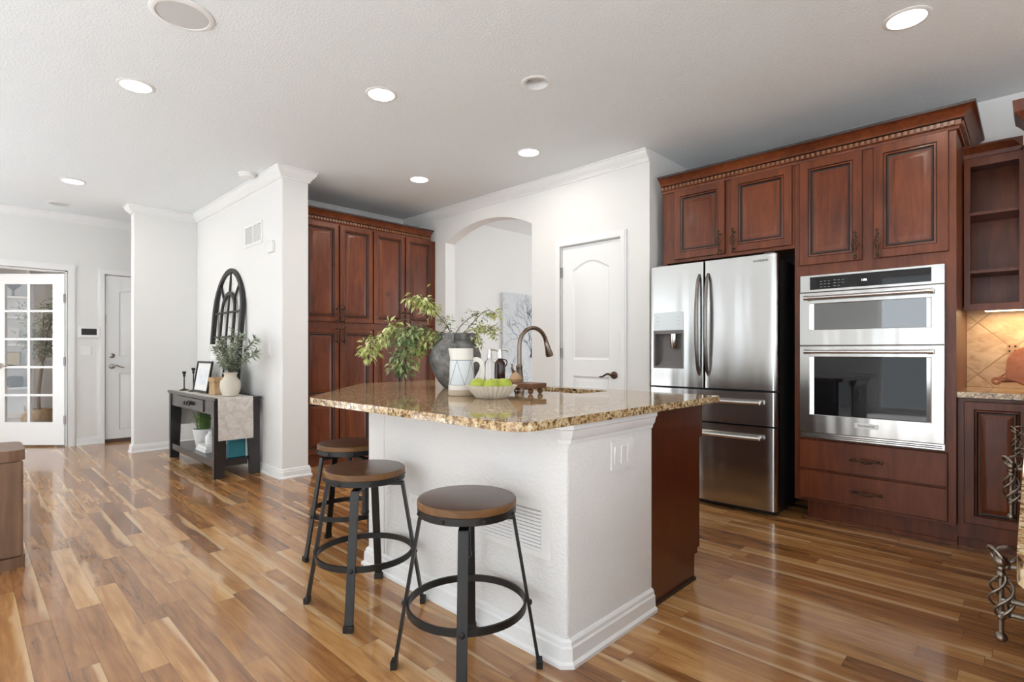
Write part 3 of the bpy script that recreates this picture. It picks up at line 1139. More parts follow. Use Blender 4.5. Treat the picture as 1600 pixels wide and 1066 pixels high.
def big_pull(parent, y, z, k=1.0):
    mb = MB()
    X0 = -0.036
    P = lambda t: Vector((X0, y, z + t * k))
    mb.tube([P(-0.070), P(0.052)], 0.0035 * k, 8)
    for t, r in ((-0.074, 0.0085), (0.052, 0.0105), (0.030, 0.0065), (-0.040, 0.0065), (0.040, 0.006)):
        mb.ball(P(t), r * k, 12)
    for q in range(4):
        pts = []
        for s in range(17):
            t = s / 16
            a = q * PI / 2 + t * PI * 1.35
            rr = (0.004 + 0.013 * math.sin(PI * t) ** 0.8) * k
            pts.append(P(-0.040 + 0.070 * t) + Vector((rr * math.cos(a), rr * math.sin(a), 0)))
        mb.tube(pts, 0.0022 * k, 6)
    mb.ring(P(0.062) + Vector((-0.006, -0.006, 0)), 0.015 * k, 0.0028 * k, (0.75, 0.45, 0.5), 20, 6)
    mb.ring(P(0.062) + Vector((0.006, 0.006, 0)), 0.015 * k, 0.0028 * k, (-0.3, 0.9, 0.35), 20, 6)
    for t in (0.045, -0.012, -0.034):
        mb.tube([P(t), P(t) + Vector((0.060, 0, 0))], 0.0045 * k, 8)
        mb.ball(P(t) + Vector((0.008, 0, 0)), 0.006 * k, 8)
    return mb.build('pull_handle', 'pewter', parent)


for i, (y0, y1, py, pz) in enumerate(((0.83, 1.36, 1.20, 0.702), (1.40, 2.06, 1.82, 0.765), (2.10, 2.90, 2.36, 0.800), (2.95, 3.85, None, None))):
    for b0, b1 in ((0.655, 0.83), (0.13, 0.64)):
        mb = MB((0.040, 0, 0), **FM)
        raised(mb, -y1, -y0, b0, b1, 0.6)
        d = mb.build('drawer' if b0 > 0.5 else 'cabinet_door', ['cherry', 'glaze_and_gap_shade'], rc, smooth=25)
        if py and b0 > 0.5:
            big_pull(d, py, pz, (1.0, 1.0, 0.8)[i])

# wall cabinet on the right side, only its moulding corner shows
uc = thing('wall_cabinet', 'dark cabinet crown corner at the right edge high above the open shelves', 'cabinet', (0.17, 4.04, 2.0))
mb = MB()
mb.box(0.0, 0.34, 3.98, 4.10, 2.0, 2.30)
mb.build('body', 'cherry', uc)
mb = MB()
mb.sweep([(0.34, 4.10), (0.0, 4.10), (0.0, 3.98), (0.34, 3.98)][::1], [(0, 2.285), (0.02, 2.285), (0.024, 2.30), (0.03, 2.33), (0.05, 2.36), (0.066, 2.38), (0.07, 2.41), (0.074, 2.44), (0, 2.44)])
mb.build('moulding', 'cherry', uc, smooth=25)

# ------------------------------------------------------------------ refrigerator
fg = thing('refrigerator', 'stainless french door refrigerator with water dispenser in the alcove', 'refrigerator', (-1.67, 4.1, 0))
mb = MB()
mb.box(-2.120, -1.212, 3.815, 4.50, 0.035, 1.725)
mb.box(-2.10, -1.23, 3.80, 4.45, 0.004, 0.035)
mb.build('body', 'fridge_side', fg, bevel=0.004)
FC = -1.67


def fy(x):
    t = (x - FC) / 0.467
    return 3.733 + 0.010 * t * t


def bowed(mb, a0, a1, z0, z1, hole=None, rl=0.012, rr=0.012, back=3.805):
    xs = [a0 + rl * (1 - math.cos(k * PI / 8)) for k in range(4)]
    ys = [rl * (1 - math.sin(k * PI / 8)) for k in range(4)]
    xm = [a0 + rl + (a1 - rr - a0 - rl) * k / 14 for k in range(15)]
    X = xs + xm + [a1 - rr * (1 - math.cos(k * PI / 8)) for k in (3, 2, 1, 0)]
    O = ys + [0] * 15 + [rr * (1 - math.sin(k * PI / 8)) for k in (3, 2, 1, 0)]
    Z = [z0, z1]
    if hole:
        h0, h1, g0, g1 = hole
        X2, O2 = [], []
        for i, x in enumerate(X):
            if h0 < x < h1:
                continue
            if i and X[i - 1] < h0 < x or (i and X[i - 1] < h1 and x > h1 and h0 not in X2):
                pass
            X2.append(x)
            O2.append(O[i])
        for h in (h0, h1):
            j = next(i for i, x in enumerate(X2) if x > h)
            X2.insert(j, h)
            O2.insert(j, 0)
        X, O = X2, O2
        Z = [z0, g0, g1, z1]
    fr = [[mb.P((x, fy(x) + o, z)) for x, o in zip(X, O)] for z in Z]
    for j in range(len(Z) - 1):
        for i in range(len(X) - 1):
            if hole and j == 1 and abs(X[i] - hole[0]) < 1e-6:
                continue
            mb.face([fr[j][i], fr[j][i + 1], fr[j + 1][i + 1], fr[j + 1][i]])
    bk = [[mb.P((x, back, z)) for x in (a0, a1)] for z in (z0, z1)]
    mb.face([bk[0][0], bk[1][0]] + [f[0] for f in fr[::-1]])
    mb.face([bk[0][1]] + [f[-1] for f in fr] + [bk[1][1]])
    mb.face(fr[0] + [bk[0][1], bk[0][0]])
    mb.face(fr[-1][::-1] + [bk[1][0], bk[1][1]])
    mb.face([bk[0][0], bk[0][1], bk[1][1], bk[1][0]])
    return mb


H = (-2.097, -1.853, 0.976, 1.400)
mb = MB()
bowed(mb, -2.134, -1.700, 0.842, 1.752, H, 0.012, 0.008)
mb.box(H[0] - 0.002, H[1] + 0.002, 3.7975, 3.8045, H[2], H[3])
ld = mb.build('refrigerator_door', 'steel', fg, recalc=False, smooth=40)
mb = MB()
bowed(mb, -1.690, -1.204, 0.842, 1.752, None, 0.008, 0.026)
rd = mb.build('refrigerator_door', 'steel', fg, smooth=40)
# dispenser
ds = None
mb = MB((0, 3.7335, 0), **FY)
mb.box(-2.097, -1.853, 1.262, 1.400, -0.05, 0.003)
ds = mb.build('dispenser_panel', 'panel_grey', fg, bevel=0.002)
for i in range(3):
    for xm in (-2.075, -1.900):
        mb = MB((0, 3.7335, 0), **FY)
        mb.box(xm, xm + 0.025, 1.30 + 0.030 * i, 1.304 + 0.030 * i, 0.003, 0.0036)
        mb.build('marking', 'mark', ds)
mb = MB((0, 3.7335, 0), **FY)
mb.prism(rect(-2.097, -1.853, 0.976, 1.262), -0.06, 0.003, [rect(-2.085, -1.865, 0.990, 1.236)])
mb.box(-2.097, -1.853, 0.976, 1.262, -0.064, -0.060)
mb.prism([(-2.085, 0.990), (-1.865, 0.990), (-1.865, 1.03), (-2.02, 1.03)], -0.06, -0.02)
mb.build('dispenser_recess', ['grey_plastic'], fg)
mb = MB((-1.945, 3.765, 1.125), (1, 0, 0), (0, 1, 0), (0, 0, 1))
mb.lathe([(0.020, 0), (0.024, 0.01), (0.030, 0.08), (0.030, 0.112)], 20)
mb.build('dispenser_nozzle', 'steel_plain', fg)
for i, (a0, a1, z0, z1) in enumerate(((-2.134, -1.204, 0.604, 0.828), (-2.134, -1.204, 0.040, 0.592))):
    mb = MB()
    bowed(mb, a0, a1, z0, z1, None, 0.012, 0.026)
    d = mb.build('freezer_drawer', 'steel', fg, smooth=40)
    zz = z1 - 0.070
    mb = MB()
    pts = [(-2.05 + 0.755 * k / 16, 3.690 - 0.006 * math.sin(PI * k / 16), zz) for k in range(17)]
    mb.tube(pts, 0.0135, 10)
    for x in (-2.03, -1.315):
        mb.tube([(x, 3.692, zz), (x, 3.74, zz)], 0.011, 8)
    mb.build('drawer_handle', 'steel_plain', d)
for par, x, s in ((ld, -1.728, -1), (rd, -1.662, 1)):
    mb = MB()
    n = 20
    pts = []
    for k in range(n + 1):
        t = k / n
        pts.append((x + 0.000 * s, 3.730 - 0.052 * math.sin(PI * t) ** 0.45, 0.930 + 0.730 * t))
    mb.tube(pts, [0.008 + 0.007 * math.sin(PI * k / n) ** 0.5 for k in range(n + 1)], 10)
    mb.build('door_handle', 'steel_dark', par)
for x in (-2.06, -1.26):
    mb = MB()
    mb.box(x - 0.035, x + 0.035, 3.76, 3.86, 1.726, 1.765)
    mb.build('hinge_cover', 'grey_plastic', fg, bevel=0.006)


def lettering(text, size, loc, rot, mat, parent, name='lettering'):
    cu = bpy.data.curves.new(name, 'FONT')
    cu.body = text
    cu.size = size
    cu.extrude = 0.0004
    cu.align_x = 'CENTER'
    cu.align_y = 'CENTER'
    cu.materials.append(M[mat])
    c = bpy.data.objects.new(name, cu)
    COL.objects.link(c)
    dg = bpy.context.evaluated_depsgraph_get()
    me = bpy.data.meshes.new_from_object(c.evaluated_get(dg))
    bpy.data.objects.remove(c)
    o = bpy.data.objects.new(name, me)
    COL.objects.link(o)
    o.parent = parent
    off = Vector((0, 0, 0))
    q = parent
    while q is not None:
        off += q.location
        q = q.parent
    o.location = Vector(loc) - off
    o.rotation_euler = rot
    return o


lettering('SAMSUNG', 0.021, (-1.305, fy(-1.305) - 0.0022, 1.712), (PI / 2, 0, 0.012), 'grey_plastic', rd)

# ------------------------------------------------------------------ wall oven with microwave
ov = thing('wall_oven', 'stainless wall oven with microwave above, set in the cherry cabinet', 'oven', (-0.72, 3.9, 0.545))
O0, O1 = -1.093, -0.350
mb = MB()
mb.box(-1.080, -0.363, 3.882, 4.45, 0.552, 1.588)
mb.box(O0, O1, 3.866, 3.8795, 0.546, 1.596)
mb.build('body', 'steel_dark', ov)
mb = MB()
mb.box(O0, O1, 3.846, 3.866, 1.486, 1.597)
cp = mb.build('control_panel', 'steel', ov, bevel=0.003)
mb = MB((0, 3.846, 0), **FY)
mb.box(-1.034, -0.409, 1.502, 1.583, 0, 0.003)
cg = mb.build('display', 'black_glass', cp)
for i in range(3):
    for j in range(3):
        mb = MB((0, 3.843, 0), **FY)
        mb.box(-0.975 + 0.022 * i, -0.963 + 0.022 * i, 1.515 + 0.018 * j, 1.5175 + 0.018 * j, 0, 0.0006)
        mb.build('marking', 'mark', cg)
        if j or i < 2:
            mb = MB((0, 3.843, 0), **FY)
            mb.box(-0.898 + 0.022 * i, -0.886 + 0.022 * i, 1.517 + 0.018 * j, 1.5195 + 0.018 * j, 0, 0.0006)
            mb.build('marking', 'mark', cg)
lettering('1:06', 0.018, (-0.735, 3.8425, 1.541), (PI / 2, 0, 0), 'digits', cg, 'clock')


def oven_door(z0, z1, g0, g1, gm):
    mb = MB((0, 3.866, 0), **FY)
    mb.prism(rect(O0, O1, z0, z1), 0, 0.028, [rect(-1.034, -0.409, g0, g1)])
    d = mb.build('oven_door', 'steel', ov, bevel=0.003)
    mb = MB((0, 3.866, 0), **FY)
    mb.box(-1.034, -0.409, g0, g1, 0.002, 0.012)
    mb.build('window_glass', gm, d)
    for a in (-1.034, -0.431):
        mb = MB((0, 3.866, 0), **FY)
        mb.loops([[(a, g0, 0.0125), (a + 0.022, g0, 0.0125), (a + 0.022, g1, 0.0125), (a, g1, 0.0125)],
                  [(a, g0, 0.020), (a + 0.022, g0, 0.014), (a + 0.022, g1, 0.014), (a, g1, 0.020)]])
        mb.build('window_trim', 'steel_plain', d)
    zz = z1 - 0.036
    mb = MB()
    mb.tube([(-1.052, 3.800, zz), (-0.400, 3.800, zz)], 0.0115, 14)
    for x in (-1.045, -0.407):
        mb.tube([(x, 3.800, zz), (x, 3.842, zz)], 0.010, 10)
        mb.tube([(x - 0.012, 3.800, zz), (x + 0.012, 3.800, zz)], 0.0145, 14)
    mb.build('door_handle', 'steel_plain', d)
    return d


oven_door(1.142, 1.482, 1.243, 1.410, 'micro_glass')
d = oven_door(0.580, 1.137, 0.697, 1.068, 'black_glass')
mb = MB((0, 3.838, 0), **FY)
mb.box(-0.785, -0.660, 0.632, 0.662, 0, 0.003)
bd = mb.build('badge', 'plate', d, bevel=0.001)
lettering('KitchenAid', 0.0185, (-0.7225, 3.8345, 0.6475), (PI / 2, 0, 0), 'black', bd)
mb = MB((0, 3.846, 0), **FY)
mb.box(O0, O1, 0.546, 0.577, -0.02, 0.0)
mb.mi = 1
mb.box(O0 + 0.01, O1 - 0.01, 0.553, 0.558, 0, 0.002)
mb.box(O0 + 0.01, O1 - 0.01, 0.564, 0.569, 0, 0.002)
mb.build('vent_trim', ['steel_plain', 'slot'], ov)

# ------------------------------------------------------------------ kitchen island
CT, CB = 0.880, 0.850
isl = thing('kitchen_island', 'white half-wall kitchen island with cherry end panel under granite top', 'island', (-1.8, 2.0, 0))
IX, IY = -1.165, 1.475
mb = MB()
mb.prism([(-2.46, IY), (IX - 0.014, IY), (IX - 0.004, IY + 0.004), (IX, IY + 0.014), (IX, 2.055), (-1.30, 2.055), (-1.30, 1.60), (-2.46, 1.60)], 0.0, CB - 0.001)
mb.build('half_wall', 'island_wall', isl, smooth=60)
mb = MB()
mb.box(-2.462, -2.318, IY - 0.004, 1.602, 0.0, CB - 0.002)
mb.build('end_post', 'island_wall', isl, bevel=0.004)
cab = MB()
cab.box(-2.46, -1.19, 1.605, 2.545, 0.105, 0.675)
cab.prism(rect(-2.46, -1.19, 1.605, 2.600), 0.675, CB - 0.001, [rect(-2.335, -1.685, 2.255, 2.570)])
cab.box(-2.42, -1.21, 1.605, 2.475, 0.0, 0.105)
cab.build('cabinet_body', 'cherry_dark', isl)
mb = MB()
mb.prism([(2.056, 0.0), (2.475, 0.0), (2.475, 0.15), (2.53, 0.15), (2.53, CB - 0.002), (2.056, CB - 0.002)], 0, 0.02)
mb2 = MB((-1.19, 0, 0), (0, 1, 0), (0, 0, 1), (1, 0, 0))
mb2.prism([(2.056, 0.0), (2.475, 0.0), (2.475, 0.145), (2.53, 0.145), (2.53, CB - 0.002), (2.056, CB - 0.002)], 0, 0.018)
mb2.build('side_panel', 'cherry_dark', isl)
mb = MB()
mb.box(-1.1715, -1.163, 2.07, 2.475, 0, 0.016)
mb.build('shoe_moulding', 'glaze_and_gap_shade', isl)
ib = [(o * 1.25, z * 1.08) for o, z in BASE]
mb = MB()
mb.sweep([(-2.462, 1.60), (-2.462, IY), (IX - 0.016, IY), (IX, IY + 0.016), (IX, 2.055)][::1], ib)
mb.build('baseboard', 'white', isl, smooth=25)
CAP = [(0, CB - 0.075), (0.006, CB - 0.073), (0.008, CB - 0.060), (0.016, CB - 0.050), (0.022, CB - 0.026), (0.028, CB - 0.020), (0.028, CB - 0.002), (0, CB - 0.002)]
mb = MB()
mb.sweep([(-1.20, IY), (IX - 0.016, IY), (IX, IY + 0.016), (IX, 2.055)], CAP)
mb.build('cap_moulding', 'white', isl, smooth=25)


# granite top with sink cut-out
def fillet(poly, rad):
    out = []
    n = len(poly)
    for i in range(n):
        r = rad[i]
        p, a, b = Vector(poly[i]), Vector(poly[i - 1]), Vector(poly[(i + 1) % n])
        if not r:
            out.append(tuple(p))
            continue
        d0, d1 = (a - p).normalized(), (b - p).normalized()
        p0, p1 = p + d0 * r, p + d1 * r
        for k in range(9):
            t = k / 8
            out.append(tuple(p0 * (1 - t) ** 2 + p * 2 * t * (1 - t) + p1 * t * t))
    return out


TOP = [(-2.512, 1.170), (-1.118, 1.185), (-1.118, 2.66), (-3.36, 2.66), (-3.36, 1.945)]
top = fillet(TOP, [0.06, 0.11, 0.03, 0.03, 0.05])
SK = (-2.32, -1.70, 2.270, 2.555)
sink_hole = fillet([(SK[0], SK[2]), (SK[1], SK[2]), (SK[1], SK[3]), (SK[0], SK[3])], [0.05, 0.05, 0.07, 0.05])
mb = MB()
mb.prism(top, CB, CT, [sink_hole])
tag(mb.build('countertop', 'granite', bevel=0.011, seg=3), 'speckled granite island top with clipped corner and sink cut-out', 'countertop')
mb = MB()
s0 = fillet([(SK[0] - 0.01, SK[2] - 0.01), (SK[1] + 0.01, SK[2] - 0.01), (SK[1] + 0.01, SK[3] + 0.01), (SK[0] - 0.01, SK[3] + 0.01)], [0.05] * 4)
s1 = fillet([(SK[0] + 0.02, SK[2] + 0.02), (SK[1] - 0.02, SK[2] + 0.02), (SK[1] - 0.02, SK[3] - 0.02), (SK[0] + 0.02, SK[3] - 0.02)], [0.05] * 4)
mb.loops([[(a, b, CB - 0.002) for a, b in s0], [(a, b, CB - 0.16) for a, b in s1]], False, True)
tag(mb.build('sink', 'steel_plain', recalc=False), 'undermount steel sink in the granite island top', 'sink')

# switch plate, outlet and return grille on the island
pl = thing('light_switch', 'white triple rocker switch plate on the island end wall', 'switch', (IX, 1.825, 0.697))
mb = MB((IX, 1.825, 0.697), **FX)
mb.box(-0.080, 0.080, -0.056, 0.056, 0, 0.006)
mb.build('plate', 'plate', pl, bevel=0.002)
for k in (-1, 0, 1):
    mb = MB((IX, 1.825 + 0.046 * k, 0.697), **FX)
    mb.loops([[(a, b, c) for a, b, c in ((-0.016, -0.034, 0.006), (0.016, -0.034, 0.006), (0.016, 0.034, 0.006), (-0.016, 0.034, 0.006))],
              [(-0.016, -0.034, 0.008), (0.016, -0.034, 0.008), (0.016, 0.034, 0.012), (-0.016, 0.034, 0.012)]])
    mb.build('rocker', 'plate', pl)
vt = thing('return_grille', 'large white louvred return air grille on the island wall', 'vent', (-1.42, IY, 0.43))
mb = MB((0, IY, 0), **FY)
V0, V1, W0, W1 = -1.606, -1.236, 0.348, 0.545
mb.prism(rect(V0, V1, W0, W1), 0, 0.006, [rect(V0 + 0.022, -1.428, W0 + 0.024, W1 - 0.024), rect(-1.414, V1 - 0.045, W0 + 0.024, W1 - 0.024)])
mb.build('frame', 'plate', vt, bevel=0.0015)
for a0, a1 in ((V0 + 0.022, -1.428), (-1.414, V1 - 0.045)):
    mb = MB((0, IY, 0), **FY)
    mb.box(a0, a1, W0 + 0.024, W1 - 0.024, 0.0002, 0.0008)
    mb.mi = 1
    for k in range(11):
        b = W0 + 0.028 + k * 0.0132
        mb.loops([[(a0, b, 0.001), (a1, b, 0.001), (a1, b + 0.006, 0.001), (a0, b + 0.006, 0.001)],
                  [(a0, b - 0.002, 0.007), (a1, b - 0.002, 0.007), (a1, b + 0.0075, 0.0045), (a0, b + 0.0075, 0.0045)]])
    mb.build('louvres', ['vent_shadow', 'plate'], vt)
ol = thing('outlet', 'white outlet plate low on the island wall behind the stools', 'outlet', (-2.065, IY, 0.38))
mb = MB((-2.065, IY, 0.38), **FY)
mb.box(-0.036, 0.036, -0.058, 0.058, 0, 0.005)
mb.build('plate', 'plate', ol, bevel=0.002)
for b in (-0.026, 0.026):
    mb = MB((-2.065, IY, 0.38), **FY)
    mb.box(-0.016, 0.016, b - 0.015, b + 0.015, 0.005, 0.0065)
    mb.build('socket', 'paper', ol)


# ------------------------------------------------------------------ stools
def make_stool(label, loc, rz):
    t = thing('bar_stool', label, 'stool', loc, rz, 'bar stools at the island')
    Z = 0.595
    R = 0.172
    mb = MB(local=True)
    mb.lathe([(R - 0.012, Z - 0.046), (R - 0.006, Z - 0.030), (R, Z - 0.024), (R, Z - 0.006), (R - 0.004, Z - 0.001), (R - 0.010, Z)], 48,
             mis=[0, 1, 1, 1, 0, 0])
    seat = mb.build('seat', ['seat_wood', 'seat_edge'], t)
    mb = MB(local=True)
    mb.lathe([(R - 0.030, Z - 0.052), (R - 0.004, Z - 0.052), (R - 0.001, Z - 0.050), (R - 0.001, Z - 0.027), (R - 0.006, Z - 0.0265)], 48)
    mb.lathe([(0.060, Z - 0.072), (0.060, Z - 0.052)], 20)
    mb.lathe([(0.014, 0.40), (0.014, Z - 0.068)], 12)
    mb.ball((0, 0, 0.398), 0.018, 10)
    band = mb.build('seat_band', 'iron', t)
    for k in range(8):
        a = 2 * PI * (k + 0.5) / 8
        mb = MB(local=True)
        mb.ball(((R - 0.001) * math.cos(a), (R - 0.001) * math.sin(a), Z - 0.040), 0.0065, 8)
        mb.build('rivet', 'iron', band)
    for k in range(4):
        a = k * PI / 2
        c, s = math.cos(a), math.sin(a)
        mb = MB(local=True)
        mb.frame((0, 0, 0), (c, s, 0), (-s, c, 0), (0, 0, 1))
        zt = Z - 0.064

        def sec(rad, z, w, th):
            return [(rad - th / 2, -w / 2, z), (rad + th / 2, -w / 2, z), (rad + th / 2, w / 2, z), (rad - th / 2, w / 2, z)]
        mb.loops([sec(0.253, 0.0, 0.034, 0.011), sec(0.163, zt - 0.004, 0.034, 0.011)])
        mb.box(0.03, 0.168, -0.017, 0.017, zt - 0.012, zt)
        mb.box(0.242, 0.264, -0.020, 0.020, 0, 0.026)
        rr = 0.253 - 0.090 * 0.225 / (zt)
        mb.frame(Vector((c, s, 0)) * (rr + 0.004) + Vector((0, 0, 0.225)), (-s, c, 0), (0, 0, 1), (c, s, 0))
        mb.lathe([(0.010, 0), (0.010, 0.005), (0.005, 0.009)], 10)
        mb.build('leg', 'iron', t, bevel=0.0015)
    mb = MB(local=True)
    mb.ring((0, 0, 0.225), 0.204, 0, (0, 0, 1), 56, flat=(0.025, 0.008))
    mb.build('foot_ring', 'iron', t)
    return t


s1 = make_stool('nearest bar stool, round wood seat, in front of the island return grille', (-1.415, 1.232, 0), math.radians(45))
s2 = copy_tree(s1)
s2.location, s2.rotation_euler = (-2.10, 1.238, 0), (0, 0, math.radians(45))
s2['label'] = 'middle bar stool of the three, half covering the stool behind it'
s3 = copy_tree(s1)
s3.location, s3.rotation_euler = (-2.735, 1.515, 0), (0, 0, 0)
s3['label'] = 'farthest bar stool, partly hidden, beyond the island end near the pantry cabinet'

# ------------------------------------------------------------------ things on the island
VX, VY = -2.537, 2.117
RV = Vector((0.718, 0.697, 0))      # to the right as seen across the island
FV = Vector((0.697, -0.718, 0))     # towards the seating side
vs = thing('vase', 'large round charcoal clay vase with neck loops on the island', 'vase', (VX, VY, CT))
mb = MB(local=True)
prof = [(0.060, 0), (0.075, 0.004), (0.110, 0.045), (0.142, 0.105), (0.157, 0.165), (0.155, 0.205), (0.138, 0.250), (0.108, 0.283), (0.092, 0.293),
        (0.090, 0.318), (0.097, 0.328), (0.097, 0.335), (0.086, 0.335), (0.080, 0.325), (0.080, 0.27), (0.05, 0.2)]
mb.lathe(prof, 48)
mb.build('body', 'charcoal_clay', vs)
for a in (-0.82, 0.55, 2.3, 3.7):
    mb = MB(local=True)
    dx = Vector((math.cos(a), math.sin(a), 0))
    mb.tube([dx * 0.092 + Vector((0, 0, 0.324)), dx * 0.112 + Vector((0, 0, 0.322)), dx * 0.120 + Vector((0, 0, 0.305)), dx * 0.118 + Vector((0, 0, 0.288)), dx * 0.106 + Vector((0, 0, 0.276))],
            0.01, 6, flat=(0.022, 0.009))
    mb.build('loop_handle', 'charcoal_clay', vs)
PXM = 3.288 / 836.6


def bpt(px, py, near=0.0):
    """a point near the vase: right/up offsets measured at its distance, near = towards the seats"""
    return Vector((VX, VY, 0)) + RV * ((px - 711) * PXM) + FV * near + Vector((0, 0, 1.1 + (550 - py) * PXM))


def smooth_path(pts, n=6):
    out = []
    m = len(pts)
    for i in range(m - 1):
        p0, p1, p2, p3 = pts[max(i - 1, 0)], pts[i], pts[i + 1], pts[min(i + 2, m - 1)]
        for k in range(n):
            t = k / n
            out.append(0.5 * ((2 * p1) + (p2 - p0) * t + (2 * p0 - 5 * p1 + 4 * p2 - p3) * t * t + (3 * p1 - p0 - 3 * p2 + p3) * t ** 3))
    out.append(pts[-1])
    return out


def branch(label, ctrl, start, count, mat, size=(0.040, 0.060), droop=0.8, spread=0.06, twig=True):
    count = int(count * 2.1)
    spread *= 1.15
    t = thing('leafy_branch', label, 'branch', tuple(ctrl[0]), 0, 'branches in the charcoal vase')
    path = smooth_path(ctrl, 6)
    mb = MB()
    n = len(path)
    mb.tube(path, [0.0035 - 0.0022 * i / n for i in range(n)], 6)
    lf = MB()
    for k in range(count):
        s = start + (1 - start) * random.random() ** 0.85
        p = path[min(n - 1, int(s * (n - 1)))]
        side = Vector((random.gauss(0, 1), random.gauss(0, 1), random.gauss(0, 0.5) - droop)).normalized()
        q = p + side * random.uniform(0.2, 1) * spread
        if twig and k % 3 == 0:
            mb.tube([p, (p + q) / 2 + Vector((0, 0, 0.006)), q], 0.0011, 4)
        for j in range(random.choice((1, 2, 3))):
            d = (side + Vector((random.gauss(0, 0.6), random.gauss(0, 0.6), random.gauss(0, 0.4) - droop * 0.35))).normalized()
            L = random.uniform(*size)
            lf.leaf(q + Vector((random.gauss(0, 0.006), random.gauss(0, 0.006), random.gauss(0, 0.006))), d,
                    (random.gauss(0, 0.4), random.gauss(0, 0.4), 1), L, L * 0.38)
    mb.build('stem', 'branch', t)
    lf.build('foliage', mat, t, recalc=False, smooth=60)
    return t


MOUTH = [bpt(711, 560), bpt(708, 532)]
branch('long branch arching far left from the vase, lime leaves at its tip', MOUTH + [bpt(668, 513), bpt(632, 499), bpt(604, 512), bpt(584, 532), bpt(574, 546)],
       0.56, 62, 'leaf_lime', droop=0.75, spread=0.065)
branch('sage green branch hanging low left of the charcoal vase', MOUTH + [bpt(672, 516, 0.03), bpt(645, 510, 0.04), bpt(634, 530, 0.05), bpt(631, 555, 0.05), bpt(628, 574, 0.05)],
       0.45, 85, 'leaf_sage', droop=0.7, spread=0.075)
branch('leafy branch drooping beside the vase shoulder, between sage sprays', MOUTH + [bpt(682, 518, -0.02), bpt(662, 520, -0.02), bpt(652, 535, -0.02), bpt(648, 556, -0.02)],
       0.40, 55, 'leaf_lime', droop=0.65, spread=0.065)
branch('branch rising up and curling left, pale lime leaves', MOUTH + [bpt(694, 505), bpt(676, 484), bpt(668, 468), bpt(655, 461), bpt(641, 466)],
       0.50, 45, 'leaf_lime', droop=0.8, spread=0.05)
branch('short fine branch standing upright left of the vase middle', MOUTH + [bpt(700, 514), bpt(696, 502), bpt(690, 494)], 0.30, 22, 'leaf_sage', (0.018, 0.03), 0.1, 0.05)
branch('fine branch rising right of the vase middle toward the arch', MOUTH + [bpt(717, 512), bpt(732, 498), bpt(748, 490), bpt(756, 490)], 0.45, 20, 'leaf_sage', (0.02, 0.032), 0.05, 0.04)
branch('thin bare branch ending in one fan of leaves at far right', MOUTH + [bpt(724, 520), bpt(752, 490), bpt(766, 486), bpt(774, 492)], 0.93, 9, 'leaf_lime', (0.04, 0.055), 0.25, 0.02)
branch('low branch right of the vase with bright green leaves', MOUTH + [bpt(728, 520, 0.03), bpt(745, 513, 0.04), bpt(762, 512, 0.04), bpt(773, 523, 0.04)], 0.45, 30, 'leaf_lime', (0.03, 0.042), 0.3, 0.035)
branch('short branch spilling over the right shoulder of the vase', MOUTH + [bpt(732, 522, 0.02), bpt(744, 524, 0.04), bpt(748, 538, 0.05)], 0.5, 16, 'leaf_lime', (0.025, 0.036), 0.8, 0.03)
branch('short branch spilling over the left shoulder of the vase', MOUTH + [bpt(692, 520, 0.02), bpt(684, 524, 0.03), bpt(680, 540, 0.03)], 0.4, 24, 'leaf_sage', (0.022, 0.034), 0.7, 0.045)

pt = thing('pitcher', 'ivory ceramic pitcher with pale blue diamond pattern before the vase', 'pitcher', (-2.075, 1.772, CT), math.radians(44))
mb = MB(local=True)
prof = [(0.066, 0), (0.069, 0.004), (0.069, 0.028), (0.0685, 0.030), (0.068, 0.050), (0.067, 0.054), (0.066, 0.056), (0.060, 0.176), (0.059, 0.180), (0.0585, 0.184), (0.058, 0.232), (0.058, 0.238), (0.053, 0.238), (0.052, 0.20), (0.04, 0.10)]
mb.lathe(prof, 40, mis=[3, 3, 3, 0, 0, 2, 1, 2, 0, 0, 0, 0, 0, 0, 0, 0], rad=lambda a, r, h: r + (0.010 * max(0, math.cos(a - PI)) ** 24 if h > 0.2 else 0))
mb.build('body', ['pitcher', 'pitcher_blue', 'pitcher_line', 'pitcher_base'], pt)
mb = MB(local=True)
for k in range(5):
    for sgn in (1, -1):
        pts = []
        for s in range(9):
            t = s / 8
            a = k * 2 * PI / 5 + sgn * t * PI / 5
            r = 0.0665 - 0.0062 * t
            pts.append((r * math.cos(a), r * math.sin(a), 0.056 + 0.120 * t))
        mb.tube(pts, 0.0013, 5)
mb.build('pattern_lines', 'pitcher_line', pt)
mb = MB(local=True)
hpts = smooth_path([Vector((0.052, 0, 0.172)), Vector((0.075, 0, 0.182)), Vector((0.100, 0, 0.165)), Vector((0.106, 0, 0.120)), Vector((0.098, 0, 0.072)), Vector((0.080, 0, 0.052)), Vector((0.060, 0, 0.056))], 5)
mb.tube(hpts, 0.01, 6, flat=(0.024, 0.013))
mb.build('handle', 'pitcher', pt, bevel=0.004)

